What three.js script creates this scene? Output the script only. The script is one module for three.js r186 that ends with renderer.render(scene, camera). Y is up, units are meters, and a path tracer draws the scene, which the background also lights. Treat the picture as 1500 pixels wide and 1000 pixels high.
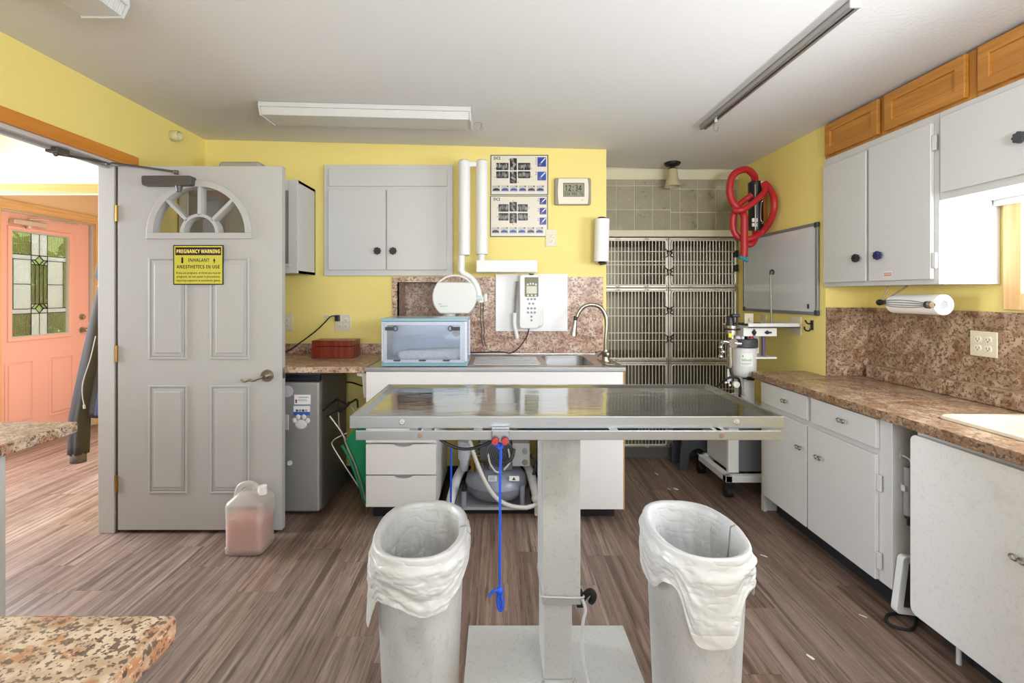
import * as THREE from 'three';
import { RoundedBoxGeometry } from 'three/addons/geometries/RoundedBoxGeometry.js';
import { mergeGeometries, mergeVertices } from 'three/addons/utils/BufferGeometryUtils.js';
import { RectAreaLightUniformsLib } from 'three/addons/lights/RectAreaLightUniformsLib.js';

// ------------------------------------------------------------------ camera, sky, lights, exposure
const H = 1.33, F = 700, CX = 729, CY = 431;            // eye height, focal length in pixels, point straight ahead
const scene = new THREE.Scene();
const camera = new THREE.PerspectiveCamera(2 * Math.atan(500 / F) * 180 / Math.PI, 1.5, 0.05, 60);
camera.position.set(0, H, 0);
camera.lookAt(0, H, -1);
camera.setViewOffset(1500, 1000, 750 - CX, 500 - CY, 1500, 1000);
scene.add(camera);
scene.background = new THREE.Color(0.86, 0.93, 1.0);
scene.backgroundIntensity = 2.2;
const renderer = new THREE.WebGLRenderer({ antialias: true });
renderer.toneMapping = THREE.LinearToneMapping;
renderer.toneMappingExposure = 1.12;
renderer.shadowMap.enabled = true;
RectAreaLightUniformsLib.init();
function areaLight(name, color, intensity, w, h, at, to) {       // area light for a window or the unseen flash
  const l = new THREE.RectAreaLight(color, intensity, w, h);
  l.name = name; l.position.set(...at); l.lookAt(...to); scene.add(l);
}
areaLight('unseen_rear_window_daylight', new THREE.Color(0.93, 0.975, 1.05), 3.2, 3.4, 1.5, [0.1, 1.55, 2.22], [0.1, 2.2, -1]);  // from an unseen window behind the camera, aimed upward
areaLight('sink_window_daylight', new THREE.Color(0.9, 0.97, 1.09), 27, 1.1, 0.38, [2.17, 1.52, -1.42], [-1.0, 1.85, -2.3]);
areaLight('unseen_hall_window_daylight', new THREE.Color(0.88, 0.98, 1.13), 21, 1.5, 1.3, [-4.1, 1.52, -2.7], [-2, 0.6, -2.75]);  // from an unseen window, placed to light the hall and spill through the doorway
areaLight('unseen_bounce_flash', new THREE.Color(0.9, 0.97, 1.08), 60, 0.6, 0.6, [0.9, 1.55, 0.35], [0.7, 2.6, -0.35]);   // flash out of view, placed to brighten the ceiling

// ------------------------------------------------------------------ helpers
const V = (x, y, z) => new THREE.Vector3(x, y, z);
const P = (px, py, d) => V((px - CX) * d / F, H - (py - CY) * d / F, -d);          // photo pixel at a known depth
const Q = (px, py, x) => P(px, py, F * x / (px - CX));                              // photo pixel on a side wall at x
let seed = 7;
const rnd = () => { seed = (seed * 1664525 + 1013904223) >>> 0; return seed / 4294967296; };
const taken = new Map();
function numbered(n) { const k = taken.get(n) || 0; taken.set(n, k + 1); return k ? `${n}_${String(k).padStart(3, '0')}` : n; }
function box(x0, x1, y0, y1, d0, d1, r = 0) {
  const w = Math.abs(x1 - x0), h = Math.abs(y1 - y0), t = Math.abs(d1 - d0);
  const g = r > 0 ? new RoundedBoxGeometry(w, h, t, 2, Math.min(r, w / 2.02, h / 2.02, t / 2.02)) : new THREE.BoxGeometry(w, h, t);
  g.translate((x0 + x1) / 2, (y0 + y1) / 2, -(d0 + d1) / 2);
  return muv(g);
}
function muv(g, s = 1, ou = 0, ov = 0) {                                            // uv in metres, by the way each face points
  const p = g.attributes.position, n = g.attributes.normal, uv = new Float32Array(p.count * 2);
  for (let i = 0; i < p.count; i++) {
    const ax = Math.abs(n.getX(i)), ay = Math.abs(n.getY(i)), az = Math.abs(n.getZ(i));
    let u, v;
    if (ax >= ay && ax >= az) { u = p.getZ(i); v = p.getY(i); } else if (ay >= az) { u = p.getX(i); v = p.getZ(i); } else { u = p.getX(i); v = p.getY(i); }
    uv[2 * i] = u * s + ou; uv[2 * i + 1] = v * s + ov;
  }
  g.setAttribute('uv', new THREE.BufferAttribute(uv, 2));
  return g;
}
const swapuv = g => { const u = g.attributes.uv; for (let i = 0; i < u.count; i++) u.setXY(i, u.getY(i), u.getX(i)); return g; };   // turns the grain
function merge(list) {
  const L = list.map(g0 => {
    const g = g0.index ? g0.toNonIndexed() : g0.clone();
    for (const k of Object.keys(g.attributes)) if (!['position', 'normal', 'uv'].includes(k)) g.deleteAttribute(k);
    if (!g.attributes.uv) g.setAttribute('uv', new THREE.BufferAttribute(new Float32Array(g.attributes.position.count * 2), 2));
    return g;
  });
  return mergeGeometries(L);
}
function rod(a, b, r0, r1 = r0, seg = 12) {
  const v = b.clone().sub(a), g = new THREE.CylinderGeometry(r1, r0, v.length(), seg);
  g.applyQuaternion(new THREE.Quaternion().setFromUnitVectors(V(0, 1, 0), v.clone().normalize()));
  const c = a.clone().add(b).multiplyScalar(0.5); g.translate(c.x, c.y, c.z);
  return g;
}
function tube(pts, r, n = 40, rad = 8, closed = false, tension = 0.5) {
  return new THREE.TubeGeometry(new THREE.CatmullRomCurve3(pts, closed, 'catmullrom', tension), n, r, rad, closed);
}
function extr(shape, d0, d1, bevel = 0, seg = 12) {                                 // a front-facing outline (x, y) between two depths
  const t = d1 - d0, g = new THREE.ExtrudeGeometry(shape, { depth: Math.max(t - 2 * bevel, 1e-4), bevelEnabled: bevel > 0, bevelThickness: bevel, bevelSize: bevel, bevelOffset: -bevel, bevelSegments: 2, curveSegments: seg });
  g.translate(0, 0, -d1 + bevel);
  return g;
}
function rrect(x0, x1, y0, y1, r) {
  const s = new THREE.Shape();
  if (r < 0.006) { s.moveTo(x0, y0); s.lineTo(x1, y0); s.lineTo(x1, y1); s.lineTo(x0, y1); s.closePath(); return s; }
  s.moveTo(x0 + r, y0); s.lineTo(x1 - r, y0); s.absarc(x1 - r, y0 + r, r, -Math.PI / 2, 0); s.lineTo(x1, y1 - r); s.absarc(x1 - r, y1 - r, r, 0, Math.PI / 2);
  s.lineTo(x0 + r, y1); s.absarc(x0 + r, y1 - r, r, Math.PI / 2, Math.PI); s.lineTo(x0, y0 + r); s.absarc(x0 + r, y0 + r, r, Math.PI, 1.5 * Math.PI);
  return s;
}
function hole(x0, x1, y0, y1, r, n = 4) {                                              // the same outline as a hole, without repeated points
  const out = []; for (const p of rrect(x0, x1, y0, y1, r).getPoints(n)) if (!out.length || (p.distanceTo(out.at(-1)) > 1e-5 && p.distanceTo(out[0]) > 1e-5)) out.push(p);
  return new THREE.Path(out);
}
function lathe(pts, at, seg = 32) { const g = new THREE.LatheGeometry(pts.map(p => new THREE.Vector2(...p)), seg); g.translate(at.x, at.y, at.z); return g; }
function ball(c, r, sx = 1, sy = 1, sz = 1, seg = 16) { const g = new THREE.SphereGeometry(r, seg, Math.max(8, seg * 0.6 | 0)); g.scale(sx, sy, sz); g.translate(c.x, c.y, c.z); return g; }

const rootOf = o => { while (o.parent && o.parent !== scene) o = o.parent; return o; };
function thing(name, label, category, base = [0, 0, 0], group, turn = 0) {
  const o = new THREE.Group(); o.name = numbered(name); o.position.set(...base); o.rotation.y = turn;
  o.userData = { label, category }; if (group) o.userData.group = group;
  scene.add(o); return o;
}
function part(parent, name, geo, m, label) {                                        // geometry in room coordinates
  const r = rootOf(parent); geo.translate(-r.position.x, -r.position.y, -r.position.z);
  return lpart(parent, name, geo, m, label);
}
function lpart(parent, name, geo, m, label) {                                       // geometry in the thing's own coordinates
  const o = new THREE.Mesh(geo, m); o.name = name; if (label) o.userData.label = label; parent.add(o); return o;
}
function single(name, label, category, geo, m, group) {
  geo.computeBoundingBox(); const b = geo.boundingBox, c = b.getCenter(V(0, 0, 0)); c.y = b.min.y;
  geo.translate(-c.x, -c.y, -c.z);
  const o = new THREE.Mesh(geo, m); o.name = numbered(name); o.position.copy(c); o.userData = { label, category }; if (group) o.userData.group = group;
  scene.add(o); return o;
}
function struct(name, geo, m, label) {
  const o = geo ? new THREE.Mesh(geo, m) : new THREE.Group(); o.name = name; o.userData = { kind: 'structure' }; if (label) o.userData.label = label;
  scene.add(o); return o;
}

// ------------------------------------------------------------------ textures
function hash(x, y, s) { let h = (x * 374761393 + y * 668265263 + s * 1442695041) | 0; h = Math.imul(h ^ (h >>> 13), 1274126177); return ((h ^ (h >>> 16)) >>> 0) / 4294967296; }
function vnoise(x, y, px, py, s) {                                                   // value noise that repeats every px, py cells
  const x0 = Math.floor(x), y0 = Math.floor(y), fx = x - x0, fy = y - y0, u = fx * fx * (3 - 2 * fx), v = fy * fy * (3 - 2 * fy);
  const m = (a, b) => ((a % b) + b) % b, X0 = m(x0, px), X1 = m(x0 + 1, px), Y0 = m(y0, py), Y1 = m(y0 + 1, py);
  return (hash(X0, Y0, s) * (1 - u) + hash(X1, Y0, s) * u) * (1 - v) + (hash(X0, Y1, s) * (1 - u) + hash(X1, Y1, s) * u) * v;
}
function fbm(u, v, cx, cy, oct, s) { let a = 0, t = 0, w = 1; for (let o = 0; o < oct; o++) { a += w * vnoise(u * cx, v * cy, cx, cy, s + o * 17); t += w; w *= 0.55; cx *= 2; cy *= 2; } return a / t; }
const sst = (a, b, x) => { const t = Math.min(1, Math.max(0, (x - a) / (b - a))); return t * t * (3 - 2 * t); };
function tex(n, m, fn, srgb = true, perMetre = [1, 1]) {
  const data = new Uint8Array(n * m * 4);
  for (let j = 0; j < m; j++) for (let i = 0; i < n; i++) {
    const c = fn(i / n, j / m), k = 4 * (j * n + i);
    data[k] = c[0]; data[k + 1] = c[1]; data[k + 2] = c[2]; data[k + 3] = 255;
  }
  const t = new THREE.DataTexture(data, n, m); t.wrapS = t.wrapT = THREE.RepeatWrapping; t.magFilter = THREE.LinearFilter; t.minFilter = THREE.LinearMipmapLinearFilter; t.generateMipmaps = true;
  if (srgb) t.colorSpace = THREE.SRGBColorSpace; t.repeat.set(...perMetre); t.needsUpdate = true; return t;
}
const mix3 = (a, b, t) => [a[0] + (b[0] - a[0]) * t, a[1] + (b[1] - a[1]) * t, a[2] + (b[2] - a[2]) * t];
function granite(s, base, light, dark, rust, amount) {
  return tex(768, 768, (u, v) => {
    let c = mix3(base, light, sst(0.42, 0.68, fbm(u, v, 14, 14, 4, s)));
    c = mix3(c, rust, 0.75 * sst(0.56, 0.72, fbm(u, v, 9, 11, 4, s + 50)));
    c = mix3(c, dark, amount * sst(0.55, 0.66, fbm(u, v, 52, 58, 3, s + 90)));
    c = mix3(c, dark, 0.9 * sst(0.70, 0.78, fbm(u, v, 90, 90, 2, s + 130)));
    c = mix3(c, light, 0.8 * sst(0.70, 0.80, fbm(u, v, 70, 76, 2, s + 170)));
    return c;
  }, true, [1.7, 1.7]);
}
const gPink = granite(1, [186, 152, 128], [216, 190, 166], [92, 66, 56], [158, 110, 84], 0.62);
const gBrown = granite(2, [150, 122, 96], [182, 156, 128], [80, 58, 46], [130, 92, 62], 0.62);
const gBeige = granite(3, [180, 154, 126], [206, 186, 162], [82, 64, 56], [172, 112, 72], 0.75); gBeige.repeat.set(2.9, 2.9);
const plankTex = tex(1024, 512, (u, v) => {
  const g = fbm(u, v, 3, 64, 4, 11), f = fbm(u, v, 12, 190, 3, 31), k = fbm(u, v, 4, 9, 3, 51);
  let c = mix3([122, 101, 89], [160, 139, 126], sst(0.32, 0.68, g * 0.65 + f * 0.35));
  c = mix3(c, [88, 69, 58], 0.7 * sst(0.52, 0.74, fbm(u, v, 3, 48, 4, 71)));
  c = mix3(c, [148, 124, 112], 0.35 * sst(0.5, 0.7, k));
  c = mix3(c, [66, 50, 42], 0.5 * sst(0.62, 0.74, f));
  return c;
}, true, [0.55, 0.9]);
const plankBump = tex(512, 512, (u, v) => { const a = 255 * fbm(u, v, 8, 120, 3, 31); return [a, a, a]; }, false, [0.55, 0.9]);
function wood(s, a, b, d) {
  return tex(512, 512, (u, v) => {
    const warp = 0.06 * fbm(u, v, 3, 2, 3, s), g = fbm(u + warp, v, 26, 2, 4, s + 9), k = fbm(u, v, 90, 4, 2, s + 19);
    let c = mix3(a, b, sst(0.3, 0.7, g)); return mix3(c, d, 0.35 * sst(0.6, 0.8, k));
  }, true, [2, 1.2]);
}
const tMaple = wood(201, [172, 114, 44], [188, 128, 54], [150, 92, 32]);
const tPine = wood(231, [214, 170, 112], [228, 190, 136], [190, 138, 80]);
const tOrange = wood(261, [196, 122, 40], [206, 132, 48], [184, 108, 32]);
const tRed = wood(291, [112, 36, 20], [134, 50, 30], [84, 24, 14]);
const steelRough = tex(512, 512, (u, v) => { const a = 70 + 110 * fbm(u, v, 6, 60, 3, 401) + 60 * sst(0.6, 0.75, fbm(u, v, 5, 5, 4, 421)); return [a, a, a]; }, false, [1.2, 1.2]);
const steelBump = tex(512, 512, (u, v) => { const a = 255 * fbm(u, v, 4, 12, 3, 441); return [a, a, a]; }, false, [1.5, 1.5]);
const paintBump = tex(512, 512, (u, v) => { const a = 255 * fbm(u, v, 60, 60, 3, 501); return [a, a, a]; }, false, [2, 2]);
const scuffTex = (s, base, mark, k) => tex(512, 512, (u, v) => mix3(base, mark, k * sst(0.60, 0.80, fbm(u, v, 5, 4, 5, s)) + 0.5 * k * sst(0.76, 0.8, fbm(u, v, 120, 120, 1, s + 7))), true, [1.1, 1.1]);
const plasticScuff = scuffTex(601, [186, 185, 183], [150, 149, 148], 0.5);
const columnScuff = scuffTex(611, [184, 182, 176], [158, 156, 150], 0.6);
const tileTex = tex(512, 512, (u, v) => {
  let c = mix3([148, 142, 118], [170, 163, 138], fbm(u, v, 6, 6, 5, 701));
  const r = Math.abs(fbm(u, v, 4, 5, 4, 731) - 0.5); c = mix3(c, [92, 86, 66], 0.8 * (1 - sst(0.0, 0.011, r)) * sst(0.5, 0.62, fbm(u, v, 3, 3, 2, 761)));
  return mix3(c, [196, 190, 168], 0.3 * sst(0.6, 0.75, fbm(u, v, 9, 8, 3, 781)));
}, true, [2.2, 2.2]);
const fleece = tex(256, 256, (u, v) => { const a = 255 * fbm(u, v, 40, 12, 3, 801); return [a, a, a]; }, false, [6, 6]);
const prism = tex(128, 128, (u, v) => { const a = 127 + 64 * (Math.sin(u * 2 * Math.PI * 16) + Math.sin(v * 2 * Math.PI * 16)) / 1; return [Math.max(0, Math.min(255, a)), a, a].map(x => Math.max(0, Math.min(255, x))); }, false, [6, 6]);
const crinkle = tex(512, 512, (u, v) => { const r = (k, s) => 1 - Math.abs(2 * fbm(u, v, k, k * 2, 2, s) - 1); const a = 255 * (0.65 * Math.pow(r(4, 841), 4) + 0.35 * Math.pow(r(10, 861), 4)); return [a, a, a]; }, false, [1.82, 2.4]);
const weave = tex(256, 256, (u, v) => { const a = 127 + 127 * Math.sin((u + v) * 2 * Math.PI * 24) * Math.sin((u - v) * 2 * Math.PI * 24); return [a, a, a]; }, false, [5, 5]);
const ripple = tex(256, 256, (u, v) => { const a = 255 * (0.5 * fbm(u, v, 24, 8, 3, 811) + 0.5 * (0.5 + 0.5 * Math.sin(u * 2 * Math.PI * 22 + 2 * fbm(u, v, 6, 6, 2, 821)))); return [a, a, a]; }, false, [3, 3]);
const grainGlass = tex(256, 256, (u, v) => { const a = 255 * fbm(u, v, 40, 40, 3, 831); return [a, a, a]; }, false, [4, 4]);
function print(w, h, draw) {
  const c = document.createElement('canvas'); c.width = w; c.height = h; const g = c.getContext('2d'); draw(g, w, h);
  const t = new THREE.CanvasTexture(c); t.colorSpace = THREE.SRGBColorSpace; return t;
}

// ------------------------------------------------------------------ materials
function M(name, color, roughness = 0.6, metalness = 0, o = {}) {
  const m = (o.transmission || o.clearcoat || o.sheen) ? new THREE.MeshPhysicalMaterial() : new THREE.MeshStandardMaterial();
  m.name = name; m.color.set(color); m.roughness = roughness; m.metalness = metalness; Object.assign(m, o); return m;
}
const mYellow = M('yellow_paint', '#edd982', 0.6, 0, { bumpMap: paintBump, bumpScale: 0.0006 });
const mPeach = M('peach_paint', '#f1d3ae', 0.65, 0, { bumpMap: paintBump, bumpScale: 0.0006 });
const mCeil = M('ceiling_paint', '#dcdad6', 0.85, 0, { bumpMap: paintBump, bumpScale: 0.0008 });
const mWhite = M('white_paint', '#c9c7c3', 0.42);
const mWhiteBody = M('white_carcass_paint', '#c6c4c0', 0.5);
const mMel = M('white_melamine', '#dedcda', 0.42);
const mMelBody = M('white_melamine_body', '#d8d6d3', 0.5);
const mDoor = M('door_white_paint', '#b3b1ad', 0.45);
const mTrimW = M('white_trim_paint', '#c2c0bc', 0.5);
const mPink = M('pink_paint', '#f0bab2', 0.5);
const mOrange = M('orange_stained_wood', '#ffffff', 0.4, 0, { map: tOrange });
const mMaple = M('maple_wood', '#ffffff', 0.42, 0, { map: tMaple });
const mPine = M('pine_wood', '#ffffff', 0.45, 0, { map: tPine });
const mRedWood = M('red_stained_wood', '#ffffff', 0.3, 0, { map: tRed });
const mGranP = M('pink_granite_laminate', '#ffffff', 0.35, 0, { map: gPink });
const mGranB = M('brown_granite_laminate', '#ffffff', 0.3, 0, { map: gBrown });
const mGranC = M('beige_granite_laminate', '#ffffff', 0.32, 0, { map: gBeige });
const mPlank = ['#ffffff', '#f0ece8', '#fbf5ee', '#e6e0dc'].map((c, i) => M('plank_vinyl_' + i, c, 0.42, 0, { map: plankTex, bumpMap: plankBump, bumpScale: 0.0006 }));
const mSub = M('underlay', '#3a2f29', 0.9);
const mSteel = M('brushed_steel', '#bdb9b2', 0.75, 1, { roughnessMap: steelRough });
const mSteelTop = M('polished_steel', '#aeb1b6', 0.2, 1, { roughnessMap: steelRough, bumpMap: steelBump, bumpScale: 0.0009 });
const mSteelFlat = M('satin_steel', '#aeb0b3', 0.36, 1);
const mCageSteel = M('cage_steel', '#b3ab9a', 0.42, 0.8);
const mCageBack = M('cage_panel_steel', '#958b73', 0.4, 0.85);
const mWire = M('cage_wire', '#dfdacd', 0.4, 0.6);
const mNickel = M('brushed_nickel', '#a8a196', 0.3, 1);
const mBolt = M('dull_bolt', '#9a968f', 0.5, 0.8);
const mChrome = M('chrome', '#cfd0d2', 0.12, 1);
const mFridgeSteel = M('fridge_steel', '#a5a3a0', 0.42, 0.45);
const mBlack = M('black_plastic', '#17171a', 0.4);
const mBlackMat = M('black_rubber', '#141415', 0.75);
const mDarkGrey = M('dark_grey_plastic', '#3c3c40', 0.5);
const mCloser = M('closer_metal', '#5b5854', 0.45, 0.5);
const mBronze = M('dark_bronze', '#2e2620', 0.4, 0.6);
const mBrass = M('brass', '#a9803c', 0.35, 1);
const mGreyPl = M('grey_bin_plastic', '#ffffff', 0.48, 0, { map: plasticScuff });
const mColumn = M('painted_column', '#ffffff', 0.5, 0, { map: columnScuff });
const mLiner = M('liner_film', '#dfdedc', 0.34, 0, { transmission: 0.22, thickness: 0, side: THREE.DoubleSide, bumpMap: crinkle, bumpScale: 0.0038 });
const mMachine = M('machine_white', '#e3e1dc', 0.4);
const mCream = M('cream_plastic', '#e2dac4', 0.4);
const mIvory = M('ivory_plate', '#d8cfb4', 0.4);
const mSinkC = M('cream_sink', '#d9cbb2', 0.22);
const mGlass = M('glass', '#ffffff', 0.02, 0, { transmission: 1, thickness: 0, ior: 1.5 });
const mBlue = M('pale_blue_acrylic', '#9fc9d6', 0.25, 0, { transmission: 0.35, thickness: 0 });
const mClear = M('clear_acrylic', '#eef2f8', 0.08, 0, { transmission: 0.92, thickness: 0 });
const mBackAcr = M('frosted_blue_acrylic', '#dcdfea', 0.4, 0, { transmission: 0.18, thickness: 0 });
const mRubberRed = M('red_rubber', '#b5232c', 0.42);
const mTowel = M('paper', '#f2f0ec', 0.9);
const mBaseB = M('black_cove_base', '#1d1d20', 0.55);
const mTank = M('grey_tank_paint', '#8d92a0', 0.32);
const mTubeW = M('white_tube_paint', '#dadada', 0.35);
const mCordBlue = M('blue_cord_braid', '#1c4fc4', 0.7);
const mHose = M('clear_hose', '#cfcdc8', 0.4);
const mTan = M('particle_board_edge', '#b98a58', 0.8);
const mLens = M('fixture_lens', '#e9e8e3', 0.35, 0, { transmission: 0.35, thickness: 0, bumpMap: prism, bumpScale: 0.0015 });
const mGreen = M('green_mesh', '#12905f', 0.6, 0, { bumpMap: weave, bumpScale: 0.002, side: THREE.DoubleSide });

// ------------------------------------------------------------------ the room
const XL = -2.1, XR = 2.21, DB = 3.43, XA = 0.78, XY = 1.955, DR = 2.85, DT = 3.9, DREAR = -2.3, XH = -4.13;
const ceilY = x => 2.44 - 0.0248 * (x + 2.1);

// floor of separate vinyl planks
const floor = struct('floor', null, null, 'brown grey wood-look vinyl plank floor');
{
  lpart(floor, 'underlay', box(-4.4, 2.45, -0.12, -0.004, DREAR - 0.1, 5.4), mSub);
  const W = 0.181, L = 1.22, gap = 0.0008, D0 = -0.9;
  let col = 0;
  for (let x = -4.25; x < 2.3; x += W, col++) {
    let d = D0 - hash(col, 3, 9) * L;
    const x1 = Math.min(x + W, 2.42);
    for (let k = 0; d < 5.3; k++, d += L) {
      const d1 = Math.min(d + L, 5.35), d0 = Math.max(d, D0);
      if (d1 - d0 < 0.03) continue;
      const g = new THREE.BoxGeometry(x1 - x - gap, 0.006, d1 - d0 - gap);
      g.translate((x + x1) / 2, -0.003, -(d0 + d1) / 2);
      const p = g.attributes.position, uv = g.attributes.uv, ou = hash(col, k, 1) * 7, ov = hash(col, k, 2) * 9;
      for (let i = 0; i < p.count; i++) uv.setXY(i, p.getZ(i) + ou, p.getX(i) + ov);
      lpart(floor, 'plank', g, mPlank[Math.floor(hash(col, k, 5) * 4)]);
    }
  }
  lpart(floor, 'floor_slab', muv(box(-4.4, 2.45, -0.004, -0.0005, DREAR - 0.1, D0)), mPlank[0]);
}
{ // ceiling, falling a little towards the right
  const s = new THREE.Shape(); const a = -4.45, b = 2.5;
  s.moveTo(a, ceilY(a)); s.lineTo(b, ceilY(b)); s.lineTo(b, ceilY(b) + 0.12); s.lineTo(a, ceilY(a) + 0.12); s.closePath();
  struct('ceiling', muv(extr(s, DREAR - 0.15, 5.5)), mCeil, 'white painted ceiling');
}
const TOP = 2.53;
// left wall with the doorway
struct('wall_left', merge([
  box(XL - 0.12, XL, 0, TOP, 2.705, DB + 0.1), box(XL - 0.12, XL, 2.075, TOP, 1.715, 2.705), box(XL - 0.12, XL, 0, TOP, DREAR, 1.715),
]), mYellow, 'yellow painted wall with the open doorway');
// back wall, thick, with a niche
const NX0 = -0.706, NX1 = -0.407, NY0 = 1.1, NY1 = 1.418, ND = 0.22;
struct('wall_back', merge([
  box(XL, NX0 - 0.012, 0, TOP, DB, DT), box(NX1 + 0.012, XA, 0, TOP, DB, DT), box(NX0 - 0.012, NX1 + 0.012, 0, NY0 - 0.012, DB, DT), box(NX0 - 0.012, NX1 + 0.012, NY1 + 0.012, TOP, DB, DT), box(NX0 - 0.012, NX1 + 0.012, NY0 - 0.012, NY1 + 0.012, DB + ND + 0.012, DT),
]), mYellow, 'yellow painted back wall');
// alcove: wall above the cages, with its tiles
const alc = struct('wall_alcove', null, null, 'tiled wall above the cages');
lpart(alc, 'grout_bed', box(XA, XY, 1.8, TOP, DT, DT + 0.08), M('grout', '#cfc9ae', 0.9));
{
  const s = F / DT, X = px => (px - CX) / s, Y = py => H - (py - CY) / s;
  const tm = ['#ffffff', '#f3f1ea', '#e9e6dc'].map((c, i) => M('stone_tile_' + i, c, 0.35, 0, { map: tileTex }));
  const put = (a, b, t, u, i) => { const g = box(X(a) + 0.0035, X(b) - 0.0035, Y(u) + 0.0035, Y(t) - 0.0035, DT - 0.007, DT, 0.002); muv(g, 1, hash(i, 4, 4) * 5, hash(i, 5, 5) * 5); lpart(alc, 'wall_tile', g, tm[i % 3]); };
  const L = [(0.785 * s) + CX, 903, 929.5, 956, 982], R = [982, 996, 1021.5, 1048, 1073, 1.952 * s + CX];
  let n = 0;
  for (let i = 0; i < L.length - 1; i++) for (const [t, u] of [[257, 272], [272, 307], [307, 338]]) put(L[i], L[i + 1], t, u, n++);
  for (let i = 0; i < R.length - 1; i++) for (const [t, u] of [[260, 277], [277, 311], [311, 338]]) put(R[i], R[i + 1], t, u, n++);
}
struct('trim_1', box(XA, XY, 2.262, 2.345, DT - 0.02, DT, 0.003), M('beige_trim_paint', '#d8d0b0', 0.55), 'beige board under the alcove ceiling');
struct('trim_2', box(XA, XY, 1.796, 1.848, DT - 0.05, DT, 0.003), M('beige_ledge_paint', '#d2caac', 0.55), 'beige ledge over the cages');
struct('wall_alcove_rear', merge([box(XA - 0.1, XY + 0.1, 0, 1.9, 4.75, 4.85)]), mYellow);
struct('wall_cage_side', box(XA - 0.12, XA, 0, 1.9, DT, 4.75), mYellow);
// whiteboard wall and the kitchen side wall
struct('wall_whiteboard', box(XY, XR + 0.12, 0, TOP, DR, 4.85), mYellow, 'yellow wall that carries the whiteboard');
const WD0 = 0.86, WD1 = 2.0, WY0 = 1.335, WY1 = 1.71;
struct('wall_right', merge([
  box(XR, XR + 0.12, 0, TOP, WD1, DR), box(XR, XR + 0.12, 0, TOP, DREAR, WD0), box(XR, XR + 0.12, 0, WY0, WD0, WD1), box(XR, XR + 0.12, WY1, TOP, WD0, WD1),
]), mYellow, 'yellow wall with the window over the cream sink');
{ // window over the cream sink
  const w = struct('window_1', null, null, 'pine framed window over the cream sink'), c = 0.072;
  lpart(w, 'casing', merge([box(XR - 0.02, XR, WY0 - c, WY1 + 0.03, WD1, WD1 + c, 0.003), box(XR - 0.02, XR, WY0 - c, WY1 + 0.03, WD0 - c, WD0, 0.003), box(XR - 0.02, XR, WY0 - c, WY0, WD0, WD1, 0.003)]), mPine);
  lpart(w, 'sash', merge([box(XR + 0.03, XR + 0.06, WY0, WY1, WD1 - 0.04, WD1), box(XR + 0.03, XR + 0.06, WY0, WY1, WD0, WD0 + 0.04), box(XR + 0.03, XR + 0.06, WY0, WY0 + 0.04, WD0, WD1), box(XR + 0.03, XR + 0.06, WY1 - 0.04, WY1, WD0, WD1)]), mTrimW);
  lpart(w, 'pane', box(XR + 0.043, XR + 0.047, WY0 + 0.03, WY1 - 0.03, WD0 + 0.03, WD1 - 0.03), mGlass);
}
// the wall behind the camera, with an unseen wide window placed to light the room
struct('wall_rear', merge([box(-4.4, -1.65, 0, TOP, DREAR - 0.12, DREAR), box(1.85, XR + 0.12, 0, TOP, DREAR - 0.12, DREAR), box(-1.65, 1.85, 0, 0.75, DREAR - 0.12, DREAR), box(-1.65, 1.85, 2.35, TOP, DREAR - 0.12, DREAR)]), mYellow);
{
  const w = struct('unseen_window_2', null, null, 'unseen wide window behind the camera, placed to light the room'), a = DREAR - 0.08, b = DREAR - 0.04;
  const fr = [box(-1.65, 1.85, 0.75, 0.8, a, b), box(-1.65, 1.85, 2.3, 2.35, a, b)]; for (const x of [-1.65, -0.5, 0.65, 1.8]) fr.push(box(x, x + 0.05, 0.75, 2.35, a, b));
  lpart(w, 'frame', merge(fr), mTrimW);
  for (const x of [-1.6, -0.45, 0.7]) lpart(w, 'pane', box(x, x + 1.1, 0.8, 2.3, DREAR - 0.062, DREAR - 0.058), mGlass);
}
// hall beyond the doorway
const HD0 = 3.97, HD1 = 4.87;
struct('wall_hall', merge([
  box(XH - 0.12, XH, 0, TOP, DREAR, 1.9), box(XH - 0.12, XH, 0, 0.8, 1.9, 3.5), box(XH - 0.12, XH, 2.25, TOP, 1.9, 3.5), box(XH - 0.12, XH, 0, TOP, 3.5, HD0 - 0.02), box(XH - 0.12, XH, 2.05, TOP, HD0 - 0.02, HD1 + 0.02), box(XH - 0.12, XH, 0, TOP, HD1 + 0.02, 5.45),
]), mPeach, 'peach painted hall wall with the pink door');
struct('wall_hall_header', merge([box(XH, XL - 0.12, 2.062, TOP, DB, DB + 0.1), box(-2.86, XL - 0.12, 0, 2.062, DB, DB + 0.1), box(-2.86, -2.76, 0, TOP, DB + 0.1, 5.35), box(XH, -2.76, 0, TOP, 5.35, 5.45)]), mPeach, 'peach wall over the opening to the entrance');
struct('trim_3', swapuv(muv(box(XH, XL - 0.12, 2.055, 2.117, DB - 0.018, DB, 0.003))), mOrange, 'orange wood band over the entrance opening');
{  // window out of view, placed where it lights the hall
  const w = struct('unseen_window_3', null, null, 'unseen hall window, placed to light the hall and doorway'), a = XH - 0.08, b = XH - 0.04;
  lpart(w, 'frame', merge([box(a, b, 0.8, 0.86, 1.9, 3.5), box(a, b, 2.19, 2.25, 1.9, 3.5), box(a, b, 0.86, 2.19, 1.9, 1.96), box(a, b, 0.86, 2.19, 3.44, 3.5)]), mTrimW);
  lpart(w, 'pane', box(XH - 0.062, XH - 0.058, 0.86, 2.19, 1.96, 3.44), mGlass);
}
struct('wall_hall_rear', box(-4.25, -2.22, 0, TOP, DREAR - 0.12, DREAR), mPeach);
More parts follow.
